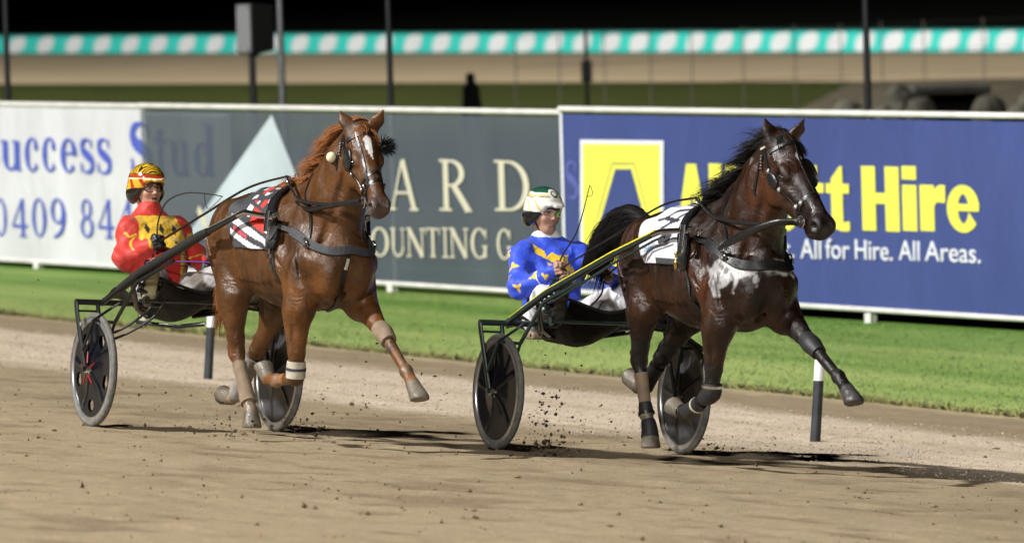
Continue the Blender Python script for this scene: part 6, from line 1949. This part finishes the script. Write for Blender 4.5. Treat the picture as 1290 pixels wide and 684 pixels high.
TACK_R = dict(mane_from=.14, forelock=90, mane_right=.55, mane_len=.74, mane_sag=.62, wind=.8, pad_x=1.54, girth_x=1.80, cloth_ang=93, cloth_back=lambda a: 1.12 + .07 * (abs(a) / 93) ** 6 + .0004 * abs(a), cloth_col=cloth_stripes,
    tip=(1.87, .30, 1.365), collar=[(1.82, -.29, 1.31), (2.0, -.27, 1.295), (2.18, -.25, 1.255), (2.33, -.18, 1.205), (2.42, -.08, 1.20), (2.44, 0, 1.205)], collar_w=.055,
    neck_strap=[(2.18, -.24, 1.27), (2.11, -.18, 1.42), (2.02, -.12, 1.53), (1.95, 0, 1.63)],
    pole=[(1.90, -.17, 1.46), (2.12, -.185, 1.42), (2.36, -.17, 1.445), (2.52, -.085, 1.51)], pole_r=[.010, .014, .016, .016, .012], ball=(2.32, -.13, 1.735),
    martingale=[(2.43, -.02, 1.20), (2.44, -.02, 1.14), (2.42, -.02, 1.06), (2.36, -.01, .95), (2.22, 0, .84), (2.05, 0, .80)],
    tail=[(.54, .02, 1.36), (.46, .05, 1.24), (.40, .08, 1.06), (.34, .10, .88), (.30, .10, .74)], tail_r=[.04, .055, .065, .035], tail_sag=.4, tail_wind=(-.4, 0, -.8))
# ------------------------------------------------------------------ sulkies
def build_sulky(R, label, style):
    root = empty('sulky', R); tag(root, label, 'sulky')
    fm = MAT['green_paint'] if style == 'yellow' else MAT['black_paint']
    WX, WY, WZ, WR = -.03, .63, .356, .355
    for s in (-1, 1):
        wc = Vector((WX, s * WY, WZ))
        wroot = None
        prof = [(WR - .050 + .026 * 0, -.012)]
        tw = .021
        ring = [(WR - tw + tw * cos(q * pi / 6), tw * .95 * sin(q * pi / 6)) for q in range(12)]
        dm = MB()
        # disc, both faces, with five raised trailing spokes; dish towards the hub
        n, m = 150, 26
        holes = style == 'black' and s < 0
        for side in (-1, 1):
            vs, fs = [], []
            for i in range(m + 1):
                r = .03 + (WR - .052 - .03) * i / m
                for k in range(n):
                    a = 2 * pi * k / n
                    h = .009 + .026 * max(0, 1 - r / .17) ** 1.2
                    sp = abs(((a / (2 * pi) * 5 + .15 * (r / .3)) % 1) - .5) * 2 * r * 2 * pi / 10
                    h += .007 * max(0, 1 - (sp / .016) ** 2) * (1 if r < .27 else 0.3)
                    vs.append(wc + Vector((r * cos(a), side * s * h, r * sin(a))))
            for i in range(m):
                r = .03 + (WR - .082) * (i + .5) / m
                for k in range(n):
                    a = 2 * pi * (k + .5) / n
                    if holes:
                        da = (((a - .94) / (2 * pi) * 5 + .5) % 1 - .5) * 2 * pi / 5 * r
                        if (da / .046) ** 2 + ((r - .222) / .036) ** 2 < 1: continue
                    k2 = (k + 1) % n
                    fs.append((i * n + k, i * n + k2, (i + 1) * n + k2, (i + 1) * n + k))
            dm.add(vs, fs)
        wheel = MB().lathe(ring, wc, (0, s, 0), 72, closed=True).build('wheel', MAT['tyre'], root, True)
        rim = MB().lathe([(WR - .034, -.014), (WR - .034, .014), (WR - .056, .018), (WR - .060, .012), (WR - .060, -.012), (WR - .056, -.018)], wc, (0, s, 0), 72, closed=True).build('rim', MAT['rim'], wheel, True)
        dm.build('wheel_disc', MAT['disc'] if s < 0 else MAT['disc_dusty'], wheel, True)
        hubm = MB().lathe([(.0, -.06), (.022, -.058), (.026, -.034), (.036, -.03), (.036, .03), (.026, .034), (.022, .058), (0, .06)], wc, (0, s, 0), 20).build('hub', MAT['steel'] if s < 0 else MAT['rim'], wheel, True)
        if holes:
            rs = MB()
            for q in range(5):
                a = 2 * pi * q / 5 + .3
                rs.tube([wc + Vector((.04 * cos(a), s * .045, .04 * sin(a))), wc + Vector((.11 * cos(a + .1), s * .0395, .11 * sin(a + .1)))], .005, 6); rs.cut()
            rs.build('spoke_trim', MAT['red_trim'], wheel, True)
    fr = MB()
    CX, CZ = -.19, .770
    fr.tube([(CX, -.705, CZ), (CX, .705, CZ)], .0185, 12)
    for s in (-1, 1):
        hub = Vector((WX, s * WY, WZ))
        fr.tube([(CX, s * .70, CZ), (CX + .02, s * .70, CZ - .06), hub + Vector((0, s * .062, .012))], .0135, 10, flat=1.3)
        fr.tube([(CX, s * .555, CZ), (CX + .02, s * .555, CZ - .06), hub + Vector((0, -s * .062, .012))], .0135, 10)
        fr.tube([hub + Vector((0, -s * .075, 0)), hub + Vector((0, s * .075, 0))], .012, 8)
        fr.tube([(CX + .01, s * .70, CZ - .055), (CX + .01, s * .555, CZ - .055)], .007, 8)
        # forward stays: over the front of the wheel to the shaft
        A = Vector((.075, s * .69, .665)); B = Vector((.075, s * .545, .655)); Cc = Vector((.19, s * .455, .90))
        fr.tube([hub + Vector((-.02, s * .070, .12)), A], .010, 8)
        fr.tube([A, B], .010, 8)
        fr.tube([hub + Vector((0, -s * .062, .06)), B], .010, 8)
        fr.tube([B, (.20, s * .46, .915), (.62, s * .40, 1.06)], .0125, 10)
        fr.tube([A, (.06, s * .57, .74), (CX + .02, s * .42, CZ)], .009, 8)
        # seat stays
        fr.tube([(.10, s * .455, .925), (-.16, s * .30, CZ - .03), (-.34, s * .16, .70)], .016, 10)
        fr.tube([(CX, s * .30, CZ), (-.48, s * .13, .69)], .014, 10)
        fr.tube([(.14, s * .455, .93), (.16, s * .36, .86)], .012, 8)
        fr.tube([(.10, s * .30, .815), (.22, s * .42, .80)], .012, 8, flat=2.2)
    fr.tube([(.20, -.44, .80), (.20, .44, .80)], .011, 8)
    fr.tube([(-.48, -.15, .685), (-.48, .15, .685)], .014, 8)
    fro = fr.build('frame', fm, root, True)
    tip = Vector((1.84, .30, 1.395)) if style == 'yellow' else Vector((1.87, .30, 1.365))
    for s in (-1, 1):
        P0 = Vector((CX - .02, s * .52, CZ - .005)); P1 = Vector((.22, s * .452, .972)); P2 = Vector((1.0, s * .395, 1.225)); P3 = Vector((1.46, s * .335, 1.37))
        P4 = Vector((1.52, s * .33, 1.382)); P5 = Vector((tip.x, s * tip.y, tip.z))
        sh = MB().tube([P0, P1, P2, P3], [.020, .021, .0195, .017], 12)
        sho = sh.build('shaft', fm, root, True)
        if style == 'yellow':
            up = Vector((0, 0, .012)); o = Vector((0, s * .006, 0))
            MB().tube([P0.lerp(P1, .12) + up + o, P1 + up + o, P2 + up + o, P3 + up + o], [.009, .0105, .0105, .009], 10).build('shaft_sleeve', MAT['yellow_paint'], sho, True)
            MB().tube([P1 + Vector((.1, 0, -.05)), P2 + Vector((0, 0, -.055)), P3 + Vector((0, 0, -.04)), P4 + Vector((.05, 0, -.03))], .008, 8).build('shaft_brace', fm, sho, True)
        else:
            MB().tube([P0.lerp(P1, .45), P0.lerp(P1, .52), P1, P2, P2.lerp(P3, .2)], [.023, .027, .030, .029, .024], 12).build('shaft_sleeve', MAT['black_rubber'], sho, True)
            MB().tube([P2.lerp(P3, .2) + Vector((0, 0, .012)), P3 + Vector((0, 0, .012))], .012, 8).build('shaft_brace', MAT['rim'], sho, True)
        MB().tube([P3 - (P3 - P2) * .06, P4, P5 - Vector((.10, 0, 0)), P5], [.0185, .0175, .0165, .0155], 12).build('shaft_tip', MAT['steel'], sho, True)
    # seat: a shallow bucket with a lip
    n, m = 18, 14
    vs, fs = [], []
    for lay in (0, 1):
        for i in range(n + 1):
            u = i / n
            for k in range(m + 1):
                v = k / m * 2 - 1
                x = -.93 + .55 * u
                wid = .185 + .03 * sin(pi * u)
                z = (.715 if style == 'yellow' else .765) - .025 + .125 * v * v * sin(pi * min(1, max(0, u * .85 + .12))) + .07 * max(0, .35 - u) ** 1.5 / .2 * (1 - v * v) + .03 * max(0, u - .8) - .018 * lay
                vs.append((x, v * wid, z))
    W_ = m + 1; T = (n + 1) * W_
    for i in range(n):
        for k in range(m):
            a = i * W_ + k
            fs.append((a, a + 1, a + W_ + 1, a + W_)); fs.append((T + a + W_, T + a + W_ + 1, T + a + 1, T + a))
    for i in range(n):
        for k in (0, m):
            a = i * W_ + k; fs.append((a, a + W_, T + a + W_, T + a))
    for k in range(m):
        for i in (0, n):
            a = i * W_ + k; fs.append((a, a + 1, T + a + 1, T + a))
    seat = MB().add(vs, fs).build('seat', MAT['net'], root, True)
    # dust sheet slung from the seat to the foot rests, one side then the other
    def sheet(rows, name, mat, seg=14):
        cols = [curve_pts(r, seg // (len(r) - 1)) for r in rows]
        grid = np.array([[np.array(p) for p in c] for c in cols])
        # refine across
        G = np.array([curve_pts(list(grid[:, k]), 6) for k in range(grid.shape[1])])
        a, b, _ = G.shape
        nz = vnoise(G.reshape(-1, 3), 7.0, 8.2 if style == 'yellow' else 9.4).reshape(a, b)
        G = G + np.stack([nz * .008, nz * .012, nz * .012], 2)
        Vt = np.concatenate([G.reshape(-1, 3), G.reshape(-1, 3) + np.array([0, 0, -.006])])
        ff = []
        for i in range(a - 1):
            for k in range(b - 1):
                q = i * b + k; ff.append((q, q + 1, q + b + 1, q + b)); t = a * b + q; ff.append((t + b, t + b + 1, t + 1, t))
        return MB().add(Vt.tolist(), ff).build(name, mat, root, True)
    zs = 0.0 if style == 'yellow' else .03
    sheet([[(-.60, -.15, .71 + zs), (-.62, 0, .655 + zs), (-.60, .15, .71 + zs)],
           [(-.34, -.17, .75 + zs), (-.34, 0, .640 + zs), (-.34, .17, .75 + zs)],
           [(-.12, -.20, .80 + zs), (-.12, 0, .665 + zs), (-.12, .20, .80 + zs)],
           [(.04, -.24, .85 + zs), (.06, 0, .735 + zs), (.04, .24, .85 + zs)],
           [(.14, -.26, .93), (.18, 0, .86), (.14, .26, .93)]], 'dust_sheet', MAT['net'])
    MB().tube(curve_pts([(.14, -.43, .97), (.14, -.26, .935), (.18, 0, .865), (.14, .26, .935), (.14, .43, .97)], 6), .010, 8).build('sheet_hem', MAT['black_rubber'], root, True)
    # foot rests
    for s in (-1, 1):
        f = MB().tube([(.16, s * .44, .86), (.17, s * .30, .85)], .012, 8)
        f.tube([(.165, s * .43, .86), (.20, s * .44, .97), (.235, s * .42, 1.05), (.235, s * .31, 1.05)], .007, 8)
        f.build('foot_rest', fm, root, True)
    if style != 'yellow':
        MB().tube(curve_pts([(.02, -.60, .57), (.10, -.50, .62), (.16, -.36, .74), (.18, -.30, .86)], 6), .008, 8).build('brake_cable', MAT['black_rubber'], root, True)
        MB().tube(curve_pts([(.03, -.585, .53), (.14, -.47, .60), (.20, -.34, .70), (.22, -.28, .80)], 6), .008, 8).build('brake_cable', MAT['black_rubber'], root, True)
        MB().box((-.36, -.17, .665), (.10, .03, .055), Matrix.Rotation(.5, 3, 'Y')).build('white_plate', MAT['boot_white'], root, bevel=.01)
        MB().tube([(-.38, -.20, .65), (.02, -.1, .64), (.10, .05, .665)], .014, 8).build('lower_brace', fm, root, True)
    else:
        MB().box((-.63, -.13, .688), (.14, .08, .045)).build('seat_lip', MAT['boot_tan'], root, bevel=.015)
    return root
MAT['red_trim'] = pmat('red_trim', (.30, .012, .012), .4)
# ------------------------------------------------------------------ the two rigs
sulky_f = build_sulky(RIG_F, 'sulky with yellow shafts carrying the driver in blue', 'yellow')
sulky_r = build_sulky(RIG_R, 'black sulky carrying the driver in red and yellow', 'black')
horse_f, bvh_f, HdF = build_horse(RIG_F, HF, 'bay', 'dark bay horse pacing in front with white lather on its chest', (.0135, .0056, .0034), (.048, .0155, .0048), (.0085, .0072, .0068), (.008, .0065, .006), TACK_F)
horse_r, bvh_r, HdR = build_horse(RIG_R, HR, 'chestnut', 'chestnut horse with a white star and red striped saddle cloth', (.078, .031, .0088), (.160, .060, .0140), (.012, .010, .009), (.30, .115, .034), TACK_R)
drv_f, fist_f = build_driver(RIG_F, D_FRONT, MAT, 'driver in blue and yellow silks with a white and green helmet', style_blue)
drv_r, fist_r = build_driver(RIG_R, D_REAR, MAT, 'driver in red and yellow silks with a yellow helmet and open mouth', style_red)
def whip(R, pts, rs, lash, label):
    root = empty('whip', R); tag(root, label, 'whip')
    q = curve_pts(pts, 8)
    MB().tube(q, list(np.interp(np.linspace(0, 1, len(q)), np.linspace(0, 1, len(rs)), rs)), 8).build('cane', MAT['whip'], root, True)
    h = q[:3]
    MB().tube(h, [.0085] * 3, 8).build('grip', MAT['black_rubber'], root, True)
    MB().tube(curve_pts(lash, 8), .0022, 5).build('lash', MAT['whip'], root, True)
gF = fist_f[0][0]; gR = fist_r[0][0]
def off(p, *d): return tuple(np.array(p) + np.array(d))
whip(RIG_F, [off(gF, -.012, 0, -.07), off(gF, .02, 0, .06), (-.05, -.135, 1.36), (.085, -.13, 1.635)], [.0075, .006, .004, .0028],
     [(.085, -.13, 1.635), (.13, -.14, 1.62), (.13, -.13, 1.585), (.085, -.12, 1.57), (.05, -.13, 1.565)], 'straight black whip held upright by the driver in blue')
whip(RIG_R, [off(gR, -.01, 0, -.06), off(gR, .005, -.005, .05), (-.345, -.10, 1.30), (-.25, -.09, 1.415), (-.05, -.06, 1.472), (.20, -.03, 1.478), (.43, -.01, 1.466)], [.0075, .006, .0055, .005, .0042, .0036, .003],
     [(.43, -.01, 1.466), (.34, -.01, 1.425), (.25, -.02, 1.385), (.215, -.03, 1.42), (.20, -.03, 1.478)], 'bent black whip arching over the hand of the driver in red')
def reins(R, J, tack, bvh, fists, Hd, label, cord=None):
    root = empty('reins', R); tag(root, label, 'reins')
    for s, f in ((-1, fists[0]), (1, fists[1])):
        g = np.array(f[0])
        sp = hide_path(bvh, tack['pad_x'] + .03, tack['pad_x'] + .03, s * 12, s * 12, 1.18, 1, .075)[0]
        rump = hide_path(bvh, 1.0, 1.0, s * 14, s * 14, 1.18, 1, .035)[0]
        nk = bvh.find_nearest(Vector((2.02, s * .16, 1.47)))[0] + Vector((0, s * .028, 0))
        bit = Vector(Hd(.495, s * .085, -.125))
        MB().tube(curve_pts([tuple(g + (-.03, 0, -.02)), tuple(g + (.05, 0, .01)), (.45, s * .12, (g[2] + rump.z) / 2 + .02), tuple(rump), tuple(sp)], 8), .0058, 6, flat=1.8).build('hand_rein', MAT['strap'], root, True)
        MB().tube(curve_pts([tuple(sp), tuple(nk), tuple(nk * .45 + bit * .55 + Vector((0, s * .03, -.02))), tuple(bit)], 8), .0058, 6, flat=1.8).build('bit_rein', MAT['strap'], root, True)
        MB().tube(curve_pts([tuple(g + (-.03, 0, -.02)), tuple(g + (-.05, 0, -.12)), tuple(g * (.6, .3, 1) + (-.18, 0, -.24))], 6), .006, 6).build('rein_end', MAT['strap'], root, True)
    if cord:
        MB().tube(curve_pts(cord, 6), .0045, 6).build('purple_cord', MAT['purple'], root, True)
reins(RIG_F, HF, TACK_F, bvh_f, fist_f, HdF, 'black driving reins of the dark bay horse')
reins(RIG_R, HR, TACK_R, bvh_r, fist_r, HdR, 'black driving reins of the chestnut horse', [(-.30, -.20, 1.03), (.0, .05, 1.05), (.4, .25, 1.03)])
# loop of loose strap under the chin of each horse
